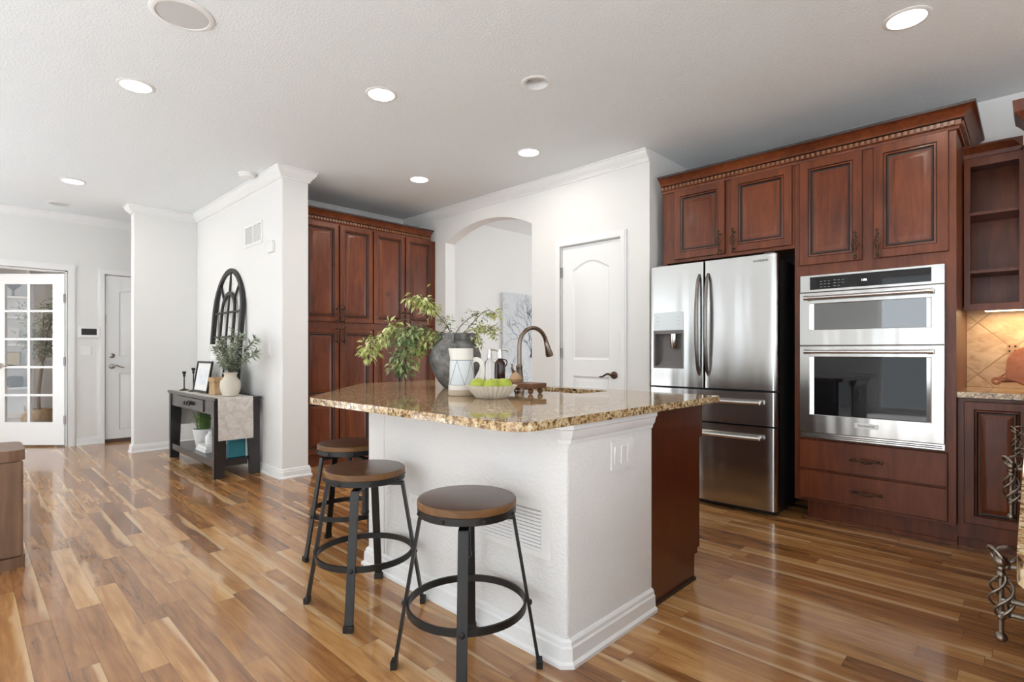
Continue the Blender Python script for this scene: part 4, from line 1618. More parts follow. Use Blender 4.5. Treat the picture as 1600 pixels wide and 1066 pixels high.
BX, BY = -1.850, 1.766
bw = MB()
prof = [(0.060, 0), (0.072, 0.002), (0.090, 0.022), (0.112, 0.050), (0.119, 0.062), (0.113, 0.062), (0.105, 0.050), (0.083, 0.024), (0.066, 0.010)]
bw.lathe(prof, 168, (BX, BY, CT), rad=lambda a, r, h: r * (1 + 0.042 * 2.6 * (abs(math.sin(14 * a)) - 0.6)))
tag(bw.build('bowl', 'bowl', smooth=60), 'cream ribbed ceramic bowl holding green apples on the island', 'bowl')
APL = [('green apple at the left end of the ribbed bowl', -0.064, 0.006, 0.050), ('green apple in the middle of the bowl with its stem showing', -0.002, 0.024, 0.048),
       ('green apple at the right end of the ribbed bowl', 0.060, 0.004, 0.051), ('green apple at the back of the bowl behind the middle one', 0.012, -0.062, 0.047)]
for lab, dr, df, dz in APL:
    c = Vector((BX, BY, CT + dz + 0.010)) + RV * dr + FV * df
    a = thing('apple', lab, 'apple', tuple(c), random.uniform(0, 6), 'green apples in the bowl')
    mb = MB(local=True)
    prof = []
    for i in range(15):
        t = PI * i / 14
        r = 0.039 * math.sin(t) * (1 + 0.08 * math.cos(t) * -1)
        z = -0.036 * math.cos(t)
        if t > 2.6:
            z -= 0.012 * ((t - 2.6) / 0.54) ** 1.5
        prof.append((max(r, 0.0006), z))
    mb.lathe(prof, 24)
    mb.build('fruit', 'apple', a)
    mb = MB(local=True)
    mb.tube([(0, 0, 0.018), (0.001, 0, 0.030), (0.004, 0.001, 0.038)], 0.0014, 6)
    mb.build('stem', 'stem', a)

# riser with soap bottles and brush
TRX0, TRX1, TRY0, TRY1, TRZ = -2.32, -1.840, 2.035, 2.160, CT + 0.056
tr = thing('wooden_riser', 'small brown wooden riser tray with ball feet beside the faucet', 'tray', (-2.08, 2.1, CT))
mb = MB()
mb.box(TRX0, TRX1, TRY0, TRY1, TRZ - 0.026, TRZ)
mb.build('top', 'riser', tr, bevel=0.004)
for x in (TRX0 + 0.03, TRX1 - 0.025):
    for y in (TRY0 + 0.025, TRY1 - 0.025):
        mb = MB()
        mb.ball((x, y, CT + 0.0152), 0.0152, 14)
        mb.build('foot', 'riser', tr)


def bottle(label, x, y, mat, liquid):
    t = thing('soap_dispenser', label, 'soap dispenser', (x, y, TRZ), 0, 'pump bottles on the riser')
    mb = MB(local=True)
    pr = [(0.024, 0), (0.029, 0.003), (0.030, 0.010), (0.030, 0.095), (0.027, 0.108), (0.016, 0.120), (0.013, 0.126), (0.013, 0.136)]
    if liquid:
        mb.lathe(pr, 28)
        mb.build('bottle', mat, t)
    else:
        inner = [(r - 0.0025, h) for r, h in pr[::-1][:-1]] + [(0.020, 0.004)]
        mb.lathe(pr + inner, 28)
        mb.build('bottle', mat, t)
    mb = MB(local=True)
    mb.lathe([(0.0155, 0.128), (0.0155, 0.150), (0.011, 0.154), (0.011, 0.178), (0.009, 0.182)], 18)
    pts = smooth_path([Vector((0, 0, 0.176)), Vector((0, 0, 0.176)) + RV * 0.022, Vector((0, 0, 0.170)) + RV * 0.042, Vector((0, 0, 0.158)) + RV * 0.048], 4)
    mb.tube(pts, 0.0045, 8)
    mb.build('pump', 'steel_plain', t)
    mb = MB(local=True)
    pts = smooth_path([Vector((0, 0, 0.122)) + RV * 0.012, Vector((0, 0, 0.118)) + RV * 0.034, Vector((0, 0, 0.100)) + RV * 0.039, Vector((0, 0, 0.082)) + RV * 0.029], 4)
    mb.tube(pts, 0.0035, 6)
    mb.build('loop_handle', mat, t)
    return t


bottle('clear glass pump bottle on the riser, left of the dark one', -2.232, 2.116, 'clear_glass', False)
bottle('dark amber pump bottle on the riser, right of the clear one', -2.124, 2.092, 'amber', True)
bx, by = -1.990, 2.078
br = thing('scrub_brush', 'small tan round wooden scrub brush on the riser before the faucet', 'brush', (bx, by, TRZ))
mb = MB(local=True)
mb.lathe([(0.024, 0), (0.034, 0.010), (0.036, 0.020), (0.028, 0.034), (0.016, 0.046), (0.006, 0.056), (0.003, 0.058)], 20)
mb.build('head', 'tan_wood', br)
mb = MB(local=True)
mb.tube([Vector((0, 0, 0.052)), Vector((-0.012, -0.012, 0.068)), Vector((-0.018, -0.018, 0.080))], [0.006, 0.005, 0.002], 8)
mb.build('handle', 'stem', br)

# faucet
FXc, FYc = -2.098, 2.222
fa = thing('faucet', 'bronze gooseneck kitchen faucet behind the riser on the island', 'faucet', (FXc, FYc, CT))
mb = MB(local=True)
mb.lathe([(0.031, 0), (0.031, 0.006), (0.028, 0.012), (0.024, 0.05), (0.0175, 0.125), (0.0185, 0.128), (0.0185, 0.140), (0.015, 0.144), (0.014, 0.150)], 24)
mb.build('base', 'faucet', fa)
mb = MB(local=True)
D = Vector((0.12, 0.99, 0)).normalized()
pts = [Vector((0, 0, 0.145)), Vector((0, 0, 0.20)), Vector((0, 0, 0.245))]
RG = 0.105
for k in range(1, 13):
    a = PI - (PI * 0.93) * k / 12
    pts.append(Vector((0, 0, 0.255)) + D * (RG + RG * math.cos(a)) + Vector((0, 0, RG * math.sin(a))))
mb.tube(pts, 0.0125, 12)
neck = mb.build('spout', 'faucet', fa)
e0, e1 = pts[-2], pts[-1]
dd_ = (e1 - e0).normalized()
mb = MB(local=True)
mb.tube([e1 - dd_ * 0.004, e1 + dd_ * 0.010, e1 + dd_ * 0.012, e1 + dd_ * 0.035, e1 + dd_ * 0.075, e1 + dd_ * 0.088], [0.0135, 0.0145, 0.0155, 0.016, 0.0235, 0.0215], 16)
mb.build('spray_head', 'faucet', fa)
mb = MB(local=True)
mb.tube([Vector((0, 0, 0.085)), Vector((-0.035, 0.0, 0.088)), Vector((-0.05, 0.0, 0.10)), Vector((-0.06, 0.0, 0.15))], [0.012, 0.012, 0.008, 0.006], 10)
mb.build('lever', 'faucet', fa)

# ------------------------------------------------------------------ console table and its things
CZ = 0.700
CX0, CX1, CY0, CY1 = -6.49, -5.00, 1.515, 1.900
co = thing('console_table', 'black console table with drawer and lower shelf against the white wall', 'table', (-5.75, 1.7, 0))
mb = MB()
mb.box(CX0, CX1, CY0 - 0.005, CY1, CZ - 0.026, CZ)
mb.build('top', 'console', co, bevel=0.004)
mb = MB()
mb.box(CX0 + 0.06, CX1 - 0.05, CY0 + 0.012, CY0 + 0.03, CZ - 0.150, CZ - 0.027)
mb.box(CX0 + 0.06, CX1 - 0.05, CY1 - 0.03, CY1 - 0.012, CZ - 0.150, CZ - 0.027)
mb.box(CX0 + 0.05, CX0 + 0.068, CY0 + 0.012, CY1 - 0.012, CZ - 0.150, CZ - 0.027)
mb.box(CX1 - 0.05, CX1 - 0.032, CY0 + 0.012, CY1 - 0.012, CZ - 0.150, CZ - 0.027)
mb.build('apron', 'console', co)
mb = MB((0, CY0 + 0.012, 0), **FY)
mb.loops([[(a, b, c) for a, b in rect(-6.16 + i, -5.34 - i, CZ - 0.140 + i, CZ - 0.034 - i)] for i, c in ((0, 0), (0, 0.008), (0.003, 0.011))])
dw = mb.build('drawer', 'console', co)
for x in (-5.83, -5.75, -5.67):
    mb = MB((x, CY0 + 0.001, CZ - 0.088), **FY)
    mb.lathe([(0.008, 0), (0.008, 0.010), (0.019, 0.016), (0.021, 0.024), (0.012, 0.031)], 16)
    mb.build('knob', 'black', dw)
for sx, x in ((1, CX0 + 0.035), (-1, CX1 - 0.035)):
    for sy, y in ((1, CY0), (-1, CY1 - 0.002)):
        mb = MB()
        lps = []
        for z, wy, wx in ((0, 0.085, 0.045), (CZ - 0.15, 0.105, 0.055), (CZ - 0.027, 0.105, 0.055)):
            lps.append([(x, y, z), (x + sx * wx, y, z), (x + sx * wx, y + sy * wy, z), (x, y + sy * wy, z)])
        mb.loops(lps)
        mb.build('leg', 'console', co, bevel=0.003)
mb = MB()
mb.box(CX0 + 0.085, CX1 - 0.085, CY0 + 0.02, CY1 - 0.02, 0.135, 0.155)
mb.box(CX0 + 0.082, CX1 - 0.082, CY0 + 0.012, CY0 + 0.030, 0.095, 0.156)
mb.box(CX0 + 0.082, CX1 - 0.082, CY1 - 0.030, CY1 - 0.012, 0.095, 0.156)
mb.box(CX1 - 0.085, CX1 - 0.067, CY0 + 0.10, CY1 - 0.10, 0.095, 0.156)
mb.box(CX0 + 0.067, CX0 + 0.085, CY0 + 0.10, CY1 - 0.10, 0.095, 0.156)
mb.build('lower_shelf', 'console', co)
# runner draped over both ends
mb = MB()
ra, rb = 1.535, 1.822
side = [(CX1 + 0.012, 0.335), (CX1 + 0.016, 0.45), (CX1 + 0.010, 0.60), (CX1 + 0.007, CZ - 0.01), (CX1 - 0.003, CZ + 0.004), (CX1 - 0.4, CZ + 0.003), (CX0 + 0.4, CZ + 0.003),
        (CX0 + 0.003, CZ + 0.004), (CX0 - 0.007, CZ - 0.01), (CX0 - 0.010, 0.60), (CX0 - 0.014, 0.45), (CX0 - 0.010, 0.33)]
cols = []
for j in range(13):
    y = ra + (rb - ra) * j / 12
    row = []
    for i, (x, z) in enumerate(side):
        wv = 0.0
        if z < 0.65:
            wv = 0.004 * math.sin(j * 1.1 + z * 6) * (0.7 - z) / 0.35
        row.append((x + wv + (0.0), y, z + 0.0))
    cols.append(row)
lps = []
for row in cols:
    lps.append(row + [(p[0] - (0.004 if i < 4 else (-0.004 if i > 7 else 0)), p[1], p[2] - (0.0025 if 4 <= i <= 7 else 0)) for i, p in list(enumerate(row))[::-1]])
mb.loops(lps)
tag(mb.build('table_runner', 'runner', smooth=50), 'beige patterned table runner hanging over both ends of the console', 'table runner')
RZ = CZ + 0.0045


# arched window frame decor leaning on the wall
wf = thing('arched_frame', 'tall black arched window-frame decor leaning on wall above console', 'wall decor', (-5.87, 1.85, CZ))
LEAN = 0.075
mb = MB((-5.87, 1.838, CZ + 0.003), (1, 0, 0), (0, math.sin(LEAN), math.cos(LEAN)), (0, -math.cos(LEAN), math.sin(LEAN)))
HWd, HT = 0.425, 1.250
sp = 0.78


def arch_line(hwid, sprg, rise, n=24):
    return [(-hwid, 0.0)] + [(-hwid * math.cos(PI * k / n), sprg + rise * math.sin(PI * k / n)) for k in range(n + 1)] + [(hwid, 0.0)]


outer = arch_line(HWd, sp, HT - sp)
inner = arch_line(HWd - 0.05, sp, HT - sp - 0.05)
inner = [(a, max(b, 0.045)) for a, b in inner]
mb.prism(outer, -0.02, 0.02, [inner])
mb.build('frame', 'black', wf, bevel=0.004)
mb = MB((-5.87, 1.838, CZ + 0.003), (1, 0, 0), (0, math.sin(LEAN), math.cos(LEAN)), (0, -math.cos(LEAN), math.sin(LEAN)))
o2 = arch_line(0.205, sp + 0.02, 0.215)
i2 = [(a, max(b, 0.045)) for a, b in arch_line(0.168, sp + 0.02, 0.178)]
mb.prism([(a, max(b, 0.04)) for a, b in o2], -0.010, 0.010, [i2])
mb.box(-0.010, 0.010, 0.04, HT - 0.045, -0.008, 0.008)
for z in (0.30, 0.55, 0.80):
    mb.box(-HWd + 0.04, HWd - 0.04, z - 0.009, z + 0.009, -0.009, 0.009)
for s in (-1, 1):
    a0, a1 = Vector((s * 0.15, sp + 0.155)), Vector((s * 0.285, sp + 0.325))
    d = (a1 - a0).normalized()
    p = Vector((-d.y, d.x)) * 0.010
    mb.prism([tuple(a0 - p), tuple(a1 - p), tuple(a1 + p), tuple(a0 + p)], -0.008, 0.008)
mb.build('glazing_bars', 'black', wf)


def pframe(label, x0, x1, y, h, fmat, pmat, fw, lean, mat_w):
    t = thing('picture_frame', label, 'picture frame', ((x0 + x1) / 2, y, RZ))
    fr = dict(u=(1, 0, 0), v=(0, math.sin(lean), math.cos(lean)), n=(0, -math.cos(lean), math.sin(lean)))
    mb = MB((0, y, RZ + 0.002), **fr)
    mb.prism(rect(x0, x1, 0, h), 0, 0.018, [rect(x0 + fw, x1 - fw, fw, h - fw)])
    mb.build('frame', fmat, t, bevel=0.002)
    mb = MB((0, y, RZ + 0.002), **fr)
    mb.box(x0 + fw - 0.002, x1 - fw + 0.002, fw - 0.002, h - fw + 0.002, 0.002, 0.008)
    m = mb.build('mat_board', 'paper', t)
    mb = MB((0, y, RZ + 0.002), **fr)
    mb.box(x0 + fw + mat_w, x1 - fw - mat_w, fw + mat_w, h - fw - mat_w, 0.008, 0.0085)
    mb.build('print', pmat, t)


pframe('larger pale framed print at the back of the console', -5.98, -5.58, 1.735, 0.470, 'plate', 'print_one', 0.016, 0.10, 0.05)
pframe('smaller black framed print leaning before the pale frame', -6.00, -5.56, 1.625, 0.305, 'black', 'print_two', 0.020, 0.16, 0.055)
bx_ = thing('lidded_box', 'tan woven lidded box beside the cream vase on the console', 'box', (-5.44, 1.70, RZ))
mb = MB()
mb.box(-5.525, -5.365, 1.62, 1.77, RZ, RZ + 0.115)
mb.build('body', 'tan_box', bx_, bevel=0.004)
mb = MB()
mb.box(-5.53, -5.36, 1.615, 1.775, RZ + 0.116, RZ + 0.158)
mb.build('lid', 'tan_box', bx_, bevel=0.004)
mb = MB()
mb.box(-5.53, -5.33, 1.785, 1.805, RZ, RZ + 0.26)
tag(mb.build('dark_panel', 'black', bevel=0.003), 'plain black upright panel standing behind the tan box on console', 'panel')

cv = thing('vase', 'cream round vase of olive branches on the console end', 'vase', (-5.135, 1.68, RZ))
mb = MB(local=True)
mb.lathe([(0.050, 0), (0.060, 0.003), (0.080, 0.05), (0.086, 0.095), (0.080, 0.135), (0.060, 0.160), (0.050, 0.175), (0.052, 0.195), (0.062, 0.212), (0.056, 0.213), (0.045, 0.19), (0.045, 0.165), (0.06, 0.12)], 36)
mb.build('body', 'cream_clay', cv)
base = Vector((-5.135, 1.68, RZ + 0.17))
OL = [('olive sprig leaning left toward the picture frames', (-0.05, -0.03, 0.24)), ('olive sprig reaching up highest before the arched frame', (0.02, 0.02, 0.33)),
      ('olive sprig reaching out right along the wall', (0.22, -0.05, 0.22)), ('olive sprig bending low to the right over the vase', (0.17, -0.11, 0.12)),
      ('olive sprig rising right, second highest in the cream vase', (0.12, 0.03, 0.29)), ('olive sprig leaning toward the front of the console', (0.06, -0.11, 0.20)),
      ('olive sprig low on the left of the cream vase', (-0.05, -0.03, 0.19)), ('longest olive sprig, stretching far right along the white wall', (0.27, 0.08, 0.17)), ('olive sprig slanting up to the right above the longest one', (0.20, 0.10, 0.27)),
      ('olive sprig in the middle of the cream vase', (0.06, -0.08, 0.25))]
for lab, off in OL:
    t = thing('olive_sprig', lab, 'branch', tuple(base), 0, 'olive sprigs in the cream vase')
    off = Vector(off) * 1.25
    path = smooth_path([base + Vector((0, 0, -0.05)), base + Vector((off.x * 0.12, off.y * 0.12, 0.05)), base + off * 0.55 + Vector((0, 0, 0.03)), base + off], 6)
    mb = MB()
    mb.tube(path, 0.0022, 5)
    lf = MB()
    n = len(path)
    for i in range(7, n):
        for q in range(8):
            d = (path[i] - path[i - 1]).normalized()
            r = Vector((random.gauss(0, 1), random.gauss(0, 1), random.gauss(0, 1)))
            r = (r - d * r.dot(d)).normalized()
            L = random.uniform(0.048, 0.072)
            lf.leaf(path[i], d * 0.6 + r, (random.gauss(0, 0.5), random.gauss(0, 0.5), 1), L, L * 0.26, 0.15)
    mb.build('stem', 'branch', t)
    lf.build('foliage', 'leaf_olive', t, recalc=False, smooth=60)
for lab, x, y, h in (('shorter black candlestick at the left end of the console', -6.24, 1.60, 0.195), ('taller black candlestick right of the shorter one', -6.02, 1.625, 0.235)):
    t = MB((x, y, RZ), local=False)
    t.lathe([(0.045, 0), (0.045, 0.005), (0.020, 0.014), (0.006, 0.024), (0.0055, h - 0.055), (0.012, h - 0.050), (0.013, h - 0.040), (0.007, h - 0.034), (0.016, h - 0.022), (0.018, h), (0.012, h), (0.011, h - 0.015)], 20)
    tag(t.build('candlestick', 'black'), lab, 'candlestick', 'black candlesticks on the console')
# lower shelf things
SZ = 0.1565
gp = thing('potted_grass', 'white pot of green grass on the console lower shelf', 'plant', (-5.96, 1.70, SZ))
mb = MB(local=True)
mb.lathe([(0.062, 0), (0.066, 0.004), (0.095, 0.15), (0.098, 0.175), (0.090, 0.175), (0.086, 0.15), (0.03, 0.14)], 28)
mb.build('pot', 'paper', gp)
mb = MB(local=True)
for k in range(170):
    a = random.uniform(0, 2 * PI)
    sp_ = random.uniform(0.15, 1.0)
    hgt = random.uniform(0.17, 0.27) * (1.15 - 0.4 * sp_)
    r0 = random.uniform(0, 0.06)
    p0 = Vector((r0 * math.cos(a), r0 * math.sin(a), 0.15))
    dirv = Vector((math.cos(a), math.sin(a), 0))
    out = 0.17 * sp_ * sp_
    pts = [p0, p0 + dirv * out * 0.3 + Vector((0, 0, hgt * 0.55)), p0 + dirv * out * 0.65 + Vector((0, 0, hgt * 0.9)), p0 + dirv * out + Vector((0, 0, hgt * (0.95 if sp_ < 0.8 else 0.6)))]
    sd = Vector((-math.sin(a), math.cos(a), 0)) * 0.0035
    ids = []
    for i, p in enumerate(pts):
        w_ = (1 - i / 3.2)
        ids.append((mb.P(p - sd * w_), mb.P(p + sd * w_)))
    for i in range(3):
        mb.face([ids[i][0], ids[i][1], ids[i + 1][1], ids[i + 1][0]])
mb.build('leaves', 'grass', gp, recalc=False)
bk1 = (-5.80, -5.52, 1.585, 1.76)
BKS = [('lower of two white books lying on the console shelf', 0.0, 0.0), ('upper of two white books lying on the console shelf', 0.029, 0.010)]
for lab, dz, sh in BKS:
    t = thing('book', lab, 'book', ((bk1[0] + bk1[1]) / 2, 1.67, SZ + dz), 0, 'white books on the console shelf')
    mb = MB()
    mb.box(bk1[0] + sh, bk1[1] - sh, bk1[2] + sh, bk1[3], SZ + dz, SZ + dz + 0.0035)
    mb.box(bk1[0] + sh, bk1[1] - sh, bk1[2] + sh, bk1[3], SZ + dz + 0.0245, SZ + dz + 0.028)
    mb.box(bk1[0] + sh, bk1[0] + sh + 0.004, bk1[2] + sh, bk1[3], SZ + dz + 0.0035, SZ + dz + 0.0245)
    mb.build('cover', 'plate', t)
    mb = MB()
    mb.box(bk1[0] + sh + 0.004, bk1[1] - sh - 0.004, bk1[2] + sh + 0.004, bk1[3] - 0.004, SZ + dz + 0.0036, SZ + dz + 0.0244)
    mb.build('pages', 'paper', t)
mb = MB((-5.66, 1.672, SZ + 0.0575))
mb.lathe([(0.034, 0), (0.042, 0.004), (0.044, 0.06), (0.040, 0.085), (0.022, 0.100), (0.018, 0.106), (0.018, 0.125), (0.021, 0.130), (0.013, 0.130), (0.012, 0.10)], 28)
tag(mb.build('bottle', 'plate'), 'small white ceramic bottle standing on the white books', 'bottle')
for lab, x0, x1, y0, y1, h, m, nm, cat in (
        ('teal upright storage box on the console shelf end', -5.165, -5.115, 1.66, 1.80, 0.215, 'teal', 'storage_box', 'box'),
        ('navy upright binder left of the teal box on console shelf', -5.30, -5.18, 1.60, 1.66, 0.255, 'navy', 'binder', 'binder'),
        ('white upright binder right of the teal box on console shelf', -5.165, -5.115, 1.803, 1.843, 0.235, 'plate', 'binder', 'binder')):
    mb = MB()
    mb.box(x0, x1, y0, y1, SZ, SZ + h)
    tag(mb.build(nm, m, bevel=0.004), lab, cat)

# ------------------------------------------------------------------ wall fittings
rg = thing('wall_register', 'white two-section air register high on the console wall', 'vent', (-5.26, 1.93, 2.2))
mb = MB((0, 1.93, 0), **FY)
mb.prism(rect(-5.50, -5.06, 2.105, 2.315), 0, 0.008, [rect(-5.475, -5.288, 2.13, 2.29), rect(-5.272, -5.085, 2.13, 2.29)])
mb.build('frame', 'plate', rg, bevel=0.002)
for a0, a1 in ((-5.475, -5.288), (-5.272, -5.085)):
    mb = MB((0, 1.93, 0), **FY)
    mb.box(a0, a1, 2.13, 2.29, 0.0003, 0.001)
    mb.mi = 1
    for k in range(11):
        b = 2.134 + k * 0.0142
        mb.loops([[(a0, b, 0.001), (a1, b, 0.001), (a1, b + 0.007, 0.001), (a0, b + 0.007, 0.001)], [(a0, b - 0.003, 0.007), (a1, b - 0.003, 0.007), (a1, b + 0.006, 0.005), (a0, b + 0.006, 0.005)]])
    mb.build('louvres', ['vent_shadow', 'plate'], rg)
mb = MB((-4.84, 1.93, 2.035), **FY)
mb.box(-0.055, 0.055, -0.05, 0.05, 0, 0.03)
tag(mb.build('chime_box', 'plate', bevel=0.005), 'small white chime box on the console wall near the corner', 'chime')
sw = thing('light_switch', 'white switch plate on the console wall right of olive branches', 'switch', (-4.90, 1.93, 1.12))
mb = MB((-4.90, 1.93, 1.12), **FY)
mb.box(-0.036, 0.036, -0.058, 0.058, 0, 0.005)
mb.build('plate', 'plate', sw, bevel=0.002)
mb = MB((-4.90, 1.93, 1.12), **FY)
mb.box(-0.016, 0.016, -0.034, 0.034, 0.005, 0.009)
mb.build('rocker', 'plate', sw)
th_ = thing('security_panel', 'white wall keypad with dark screen between the entry doors', 'keypad', (-8.03, 1.06, 1.335))
mb = MB((-8.03, 1.062, 1.335), **FX)
mb.box(-0.105, 0.105, -0.066, 0.066, 0, 0.025)
mb.build('housing', 'plate', th_, bevel=0.004)
mb = MB((-8.03, 1.062, 1.335), **FX)
mb.box(-0.072, 0.072, -0.035, 0.040, 0.025, 0.0258)
mb.build('screen', 'black', th_)
sw = thing('light_switch', 'white switch plate below the wall keypad by entry door', 'switch', (-8.03, 1.035, 1.11))
mb = MB((-8.03, 1.035, 1.11), **FX)
mb.box(-0.054, 0.054, -0.058, 0.058, 0, 0.005)
mb.build('plate', 'plate', sw, bevel=0.002)
for k in (-1, 1):
    mb = MB((-8.03, 1.035 + 0.023 * k, 1.11), **FX)
    mb.box(-0.016, 0.016, -0.034, 0.034, 0.005, 0.009)
    mb.build('rocker', 'plate', sw)

# ------------------------------------------------------------------ ceiling fittings
LAMPS = [((-3.86, 0.734), 'lit recessed lamp between the ceiling speaker and the entry side lamp'), ((-2.895, 1.82), 'lit recessed lamp in mid ceiling above the stools'),
         ((-0.43, 3.16), 'lit recessed lamp nearest the refrigerator wall cabinets'), ((-2.89, 3.17), 'lit recessed lamp before the arched opening'),
         ((-4.07, 2.96), 'lit recessed lamp nearest the pantry cabinet'), ((-6.44, 0.735), 'lit recessed lamp nearest the entry wall')]


def make_lamp(label, x, y):
    t = thing('ceiling_lamp', label, 'ceiling lamp', (x, y, HC), 0, 'recessed ceiling lamps')
    mb = MB(local=True)
    mb.lathe([(0.098, -0.0005), (0.098, -0.003), (0.090, -0.007), (0.079, -0.007), (0.078, -0.0005)], 40)
    mb.build('trim_ring', 'white', t)
    mb = MB(local=True)
    mb.lathe([(0.079, -0.0006), (0.079, -0.004), (0.05, -0.006), (0.01, -0.0065)], 36)
    mb.build('lens', 'lamp', t)
    l = bpy.data.lights.new('lamp_light', 'AREA')
    l.shape, l.size, l.energy, l.color = 'DISK', 0.15, CAN_W, (1.0, 0.95, 0.87)
    o = bpy.data.objects.new('lamp_light', l)
    COL.objects.link(o)
    o.parent = t
    o.location = (0, 0, -0.012)
    return t


lp = None
for (x, y), lab in LAMPS:
    if lp is None:
        lp = make_lamp(lab, x, y)
    else:
        c = copy_tree(lp)
        c.location = (x, y, HC)
        c['label'] = lab
for lab, x, y, R in (('large round ceiling speaker with grey grille at the photo top', -2.886, 0.733, 0.135), ('faint round ceiling speaker near the entry wall', -7.52, 0.742, 0.11)):
    t = thing('ceiling_speaker', lab, 'speaker', (x, y, HC), 0, 'round ceiling speakers')
    mb = MB(local=True)
    mb.lathe([(R, -0.0005), (R, -0.004), (R - 0.010, -0.010), (R - 0.024, -0.010), (R - 0.025, -0.0005)], 48)
    mb.build('trim_ring', 'white', t)
    mb = MB(local=True)
    mb.lathe([(R - 0.025, -0.0006), (R - 0.025, -0.006), (0.03, -0.008), (0.001, -0.008)], 40)
    mb.build('grille', 'grille', t)
t = thing('ceiling_fitting', 'small unlit white round recessed fitting above the island', 'ceiling fitting', (-2.116, 2.389, HC))
mb = MB(local=True)
mb.loops([[(r * math.cos(2 * PI * k / 40), r * math.sin(2 * PI * k / 40), h) for k in range(40)] for r, h in
          ((0.067, 0.10), (0.067, 0.0), (0.068, -0.004), (0.080, -0.008), (0.091, -0.005), (0.092, -0.0005))], True, False)
mb.build('trim_ring', 'white', t, recalc=False)
mb = MB(local=True)
mb.lathe([(0.046, 0.030), (0.050, 0.036), (0.046, 0.06), (0.028, 0.098)], 30)
mb.build('bulb', 'grille', t)
t = thing('smoke_detector', 'white smoke detector on ceiling above the console wall', 'smoke detector', (-5.05, 1.79, HC))
mb = MB(local=True)
mb.lathe([(0.072, -0.0005), (0.072, -0.014), (0.066, -0.018)], 32)
mb.build('base', 'plate', t)
mb = MB(local=True)
mb.lathe([(0.062, -0.018), (0.064, -0.022), (0.062, -0.036), (0.045, -0.042), (0.01, -0.044)][::1], 32)
mb.build('cover', 'plate', t)

# ------------------------------------------------------------------ hall painting
pa = thing('painting', 'grey blue tree painting on canvas in the hall beyond the arch', 'painting', (-4.94, 5.4, 0.8))
mb = MB((-4.9595, 0, 0), **FX)
mb.box(4.905, 5.95, 0.66, 1.872, 0, 0.035)
mb.build('canvas', 'canvas', pa)
mb = MB((-4.9245, 0, 0), **FX)


def twig(mb, p, ang, L, r, depth):
    q = (p[0] + L * math.cos(ang), p[1] + L * math.sin(ang))
    a = mb.o + mb.u * p[0] + mb.v * p[1] + mb.n * 0.0015
    b = mb.o + mb.u * q[0] + mb.v * q[1] + mb.n * 0.0015
    o, u, v, n = mb.o, mb.u, mb.v, mb.n
    if 4.93 < q[0] < 5.93 and 0.7 < q[1] < 1.84:
        s = Vector((-math.sin(ang), math.cos(ang))) * r
        i = [mb.P((p[0] - s.x, p[1] - s.y, 0.001)), mb.P((q[0] - s.x * 0.6, q[1] - s.y * 0.6, 0.001)), mb.P((q[0] + s.x * 0.6, q[1] + s.y * 0.6, 0.001)), mb.P((p[0] + s.x, p[1] + s.y, 0.001))]
        mb.face(i)
        if depth:
            for k in range(2 if depth > 1 else 3):
                twig(mb, q, ang + random.uniform(-0.75, 0.75), L * random.uniform(0.65, 0.9), r * 0.65, depth - 1)


rs = random.getstate()
random.seed(3)
for k in range(5):
    twig(mb, (5.42 + 0.02 * k, 1.02), PI / 2 + (k - 2) * 0.28, 0.24, 0.012, 4)
random.setstate(rs)
mb.build('painted_branches', simple('paint_slate', (0.27, 0.31, 0.35), 0.6), pa, recalc=False)

# ------------------------------------------------------------------ side table at the left edge
st = thing('side_table', 'walnut side table with rounded corners at the left edge', 'table', (-3.90, 0.0, 0))
mb = MB()
poly = fillet([(-3.69, 0.235), (-3.69, -0.42), (-4.08, -0.42), (-4.08, 0.235)], [0.07] * 4)
mb.prism(poly, 0.545, 0.600)
mb.build('top', 'walnut', st, bevel=0.008, seg=3)
mb = MB()
mb.prism(poly, 0.0, 0.055)
mb.build('base', 'walnut', st, bevel=0.004)
for ya, yb in ((0.125, 0.225), (-0.41, -0.31)):
    for xa, xb in ((-3.76, -3.70), (-4.07, -4.01)):
        mb = MB()
        mb.box(xa, xb, ya, yb, 0.055, 0.545)
        mb.build('leg', 'walnut', st, bevel=0.012)
mb = MB()
mb.box(-3.99, -3.97, -0.30, 0.10, 0.055, 0.545)
mb.build('inner_panel', 'black', st)

# ------------------------------------------------------------------ office seen through the french door
sh = thing('bookshelf', 'white built-in shelves in the office behind the glass door', 'shelf', (-11.0, 0.0, 0))
OX0, OX1 = -11.198, -10.85
SY0, SY1 = -0.75, 0.735
mb = MB()
mb.box(OX0, OX0 + 0.02, SY0, SY1, 0, 2.4)
for y in (SY0, -0.02, SY1 - 0.03):
    mb.box(OX0 + 0.02, OX1, y, y + 0.03, 0, 2.4)
mb.build('case', 'white', sh)
for z in (0.06, 0.54, 0.86, 1.19, 1.60, 1.90, 2.36):
    mb = MB()
    mb.box(OX0 + 0.02, OX1, 0.01, SY1 - 0.03, z, z + 0.03)
    mb.box(OX0 + 0.02, OX1, SY0 + 0.03, -0.02, z, z + 0.03)
    mb.build('shelf', 'white', sh)
mb = MB((-10.98, 0.555, 1.931))
mb.lathe([(0.07, 0), (0.07, 0.006), (0.015, 0.02), (0.012, 0.09), (0.03, 0.11), (0.09, 0.17), (0.095, 0.195), (0.088, 0.195), (0.02, 0.12)], 24)
tag(mb.build('footed_bowl', 'bronze'), 'dark footed bowl on the top office shelf behind glass', 'bowl')
mb = MB()
mb.box(-11.02, -10.98, 0.44, 0.62, 1.221, 1.47)
tag(mb.build('picture_frame', 'grille'), 'grey framed picture on the third office shelf behind glass', 'picture frame')
t = thing('picture_frame', 'ochre framed picture on the office shelf behind glass', 'picture frame', (-11.0, 0.54, 0.89))
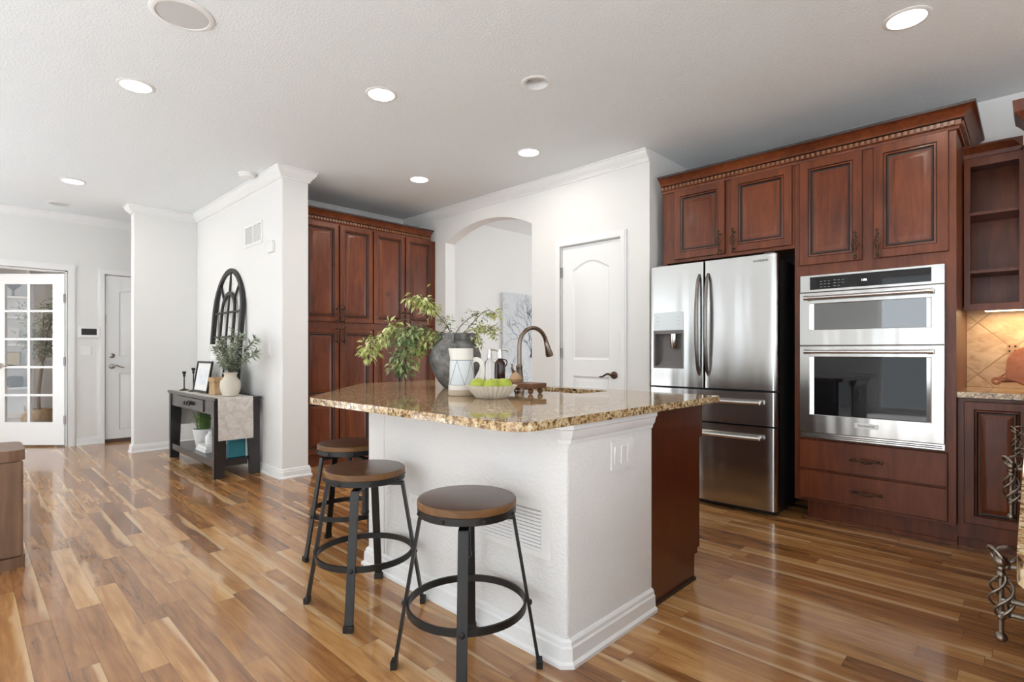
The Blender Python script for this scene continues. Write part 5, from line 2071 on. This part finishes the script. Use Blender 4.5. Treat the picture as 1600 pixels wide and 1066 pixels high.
mb = MB((-11.0, 0, 0), **FX)
mb.prism(rect(0.44, 0.64, 0.891, 1.10), 0, 0.02, [rect(0.452, 0.628, 0.903, 1.088)])
mb.build('frame', 'stem', t)
mb = MB((-11.0, 0, 0), **FX)
mb.box(0.452, 0.628, 0.903, 1.088, 0.002, 0.01)
mb.build('print', 'print_three', t)
mb = MB()
mb.box(-11.06, -10.90, 0.49, 0.665, 0.571, 0.735)
tag(mb.build('storage_box', 'black', bevel=0.03, seg=4), 'black rounded box on the lower office shelf behind glass', 'box')
# olive tree in basket
TXc, TYc = -10.25, 0.795
ot = thing('potted_tree', 'olive tree in a seagrass basket behind the glass door', 'plant', (TXc, TYc, 0.0102))
mb = MB(local=True)
mb.lathe([(0.13, 0), (0.17, 0.02), (0.205, 0.13), (0.205, 0.155), (0.165, 0.24), (0.150, 0.27), (0.143, 0.27), (0.15, 0.23), (0.02, 0.20)], 32)
for s in (-1, 1):
    mb.ring((0, s * 0.155, 0.28), 0.045, 0.007, (0, 1, 0), 16, 6)
mb.build('basket', 'basket', ot)
mb = MB(local=True)
fork = Vector((0.01, 0.03, 0.92))
mb.tube(smooth_path([Vector((0, 0, 0.19)), Vector((0.01, -0.01, 0.5)), fork]), 0.022, 8)
tips = []
random.seed(5)
for k in range(9):
    a = 2 * PI * k / 9
    tip = fork + Vector((0.24 * math.cos(a) * random.uniform(0.5, 1), 0.24 * math.sin(a) * random.uniform(0.5, 1), random.uniform(0.25, 0.95)))
    pth = smooth_path([fork, (fork + tip) / 2 + Vector((0, 0, 0.08)), tip], 8)
    mb.tube(pth, [0.010 - 0.007 * i / len(pth) for i in range(len(pth))], 5)
    tips.append(pth)
mb.build('trunk', 'branch', ot)
mb = MB(local=True)
for pth in tips:
    for p in pth[4:]:
        for q in range(9):
            r = Vector((random.gauss(0, 1), random.gauss(0, 1), random.gauss(0, 0.8)))
            L = random.uniform(0.05, 0.085)
            mb.leaf(p + r * 0.045, r, (random.gauss(0, 1), random.gauss(0, 1), 1), L, L * 0.34)
mb.build('foliage', 'leaf_olive', ot, recalc=False, smooth=60)
mb = MB()
mb.box(-10.8, -9.0, -1.0, 1.6, 0.001, 0.010)
tag(mb.build('rug', 'rug'), 'grey brown rug on the office floor behind the glass door', 'rug')
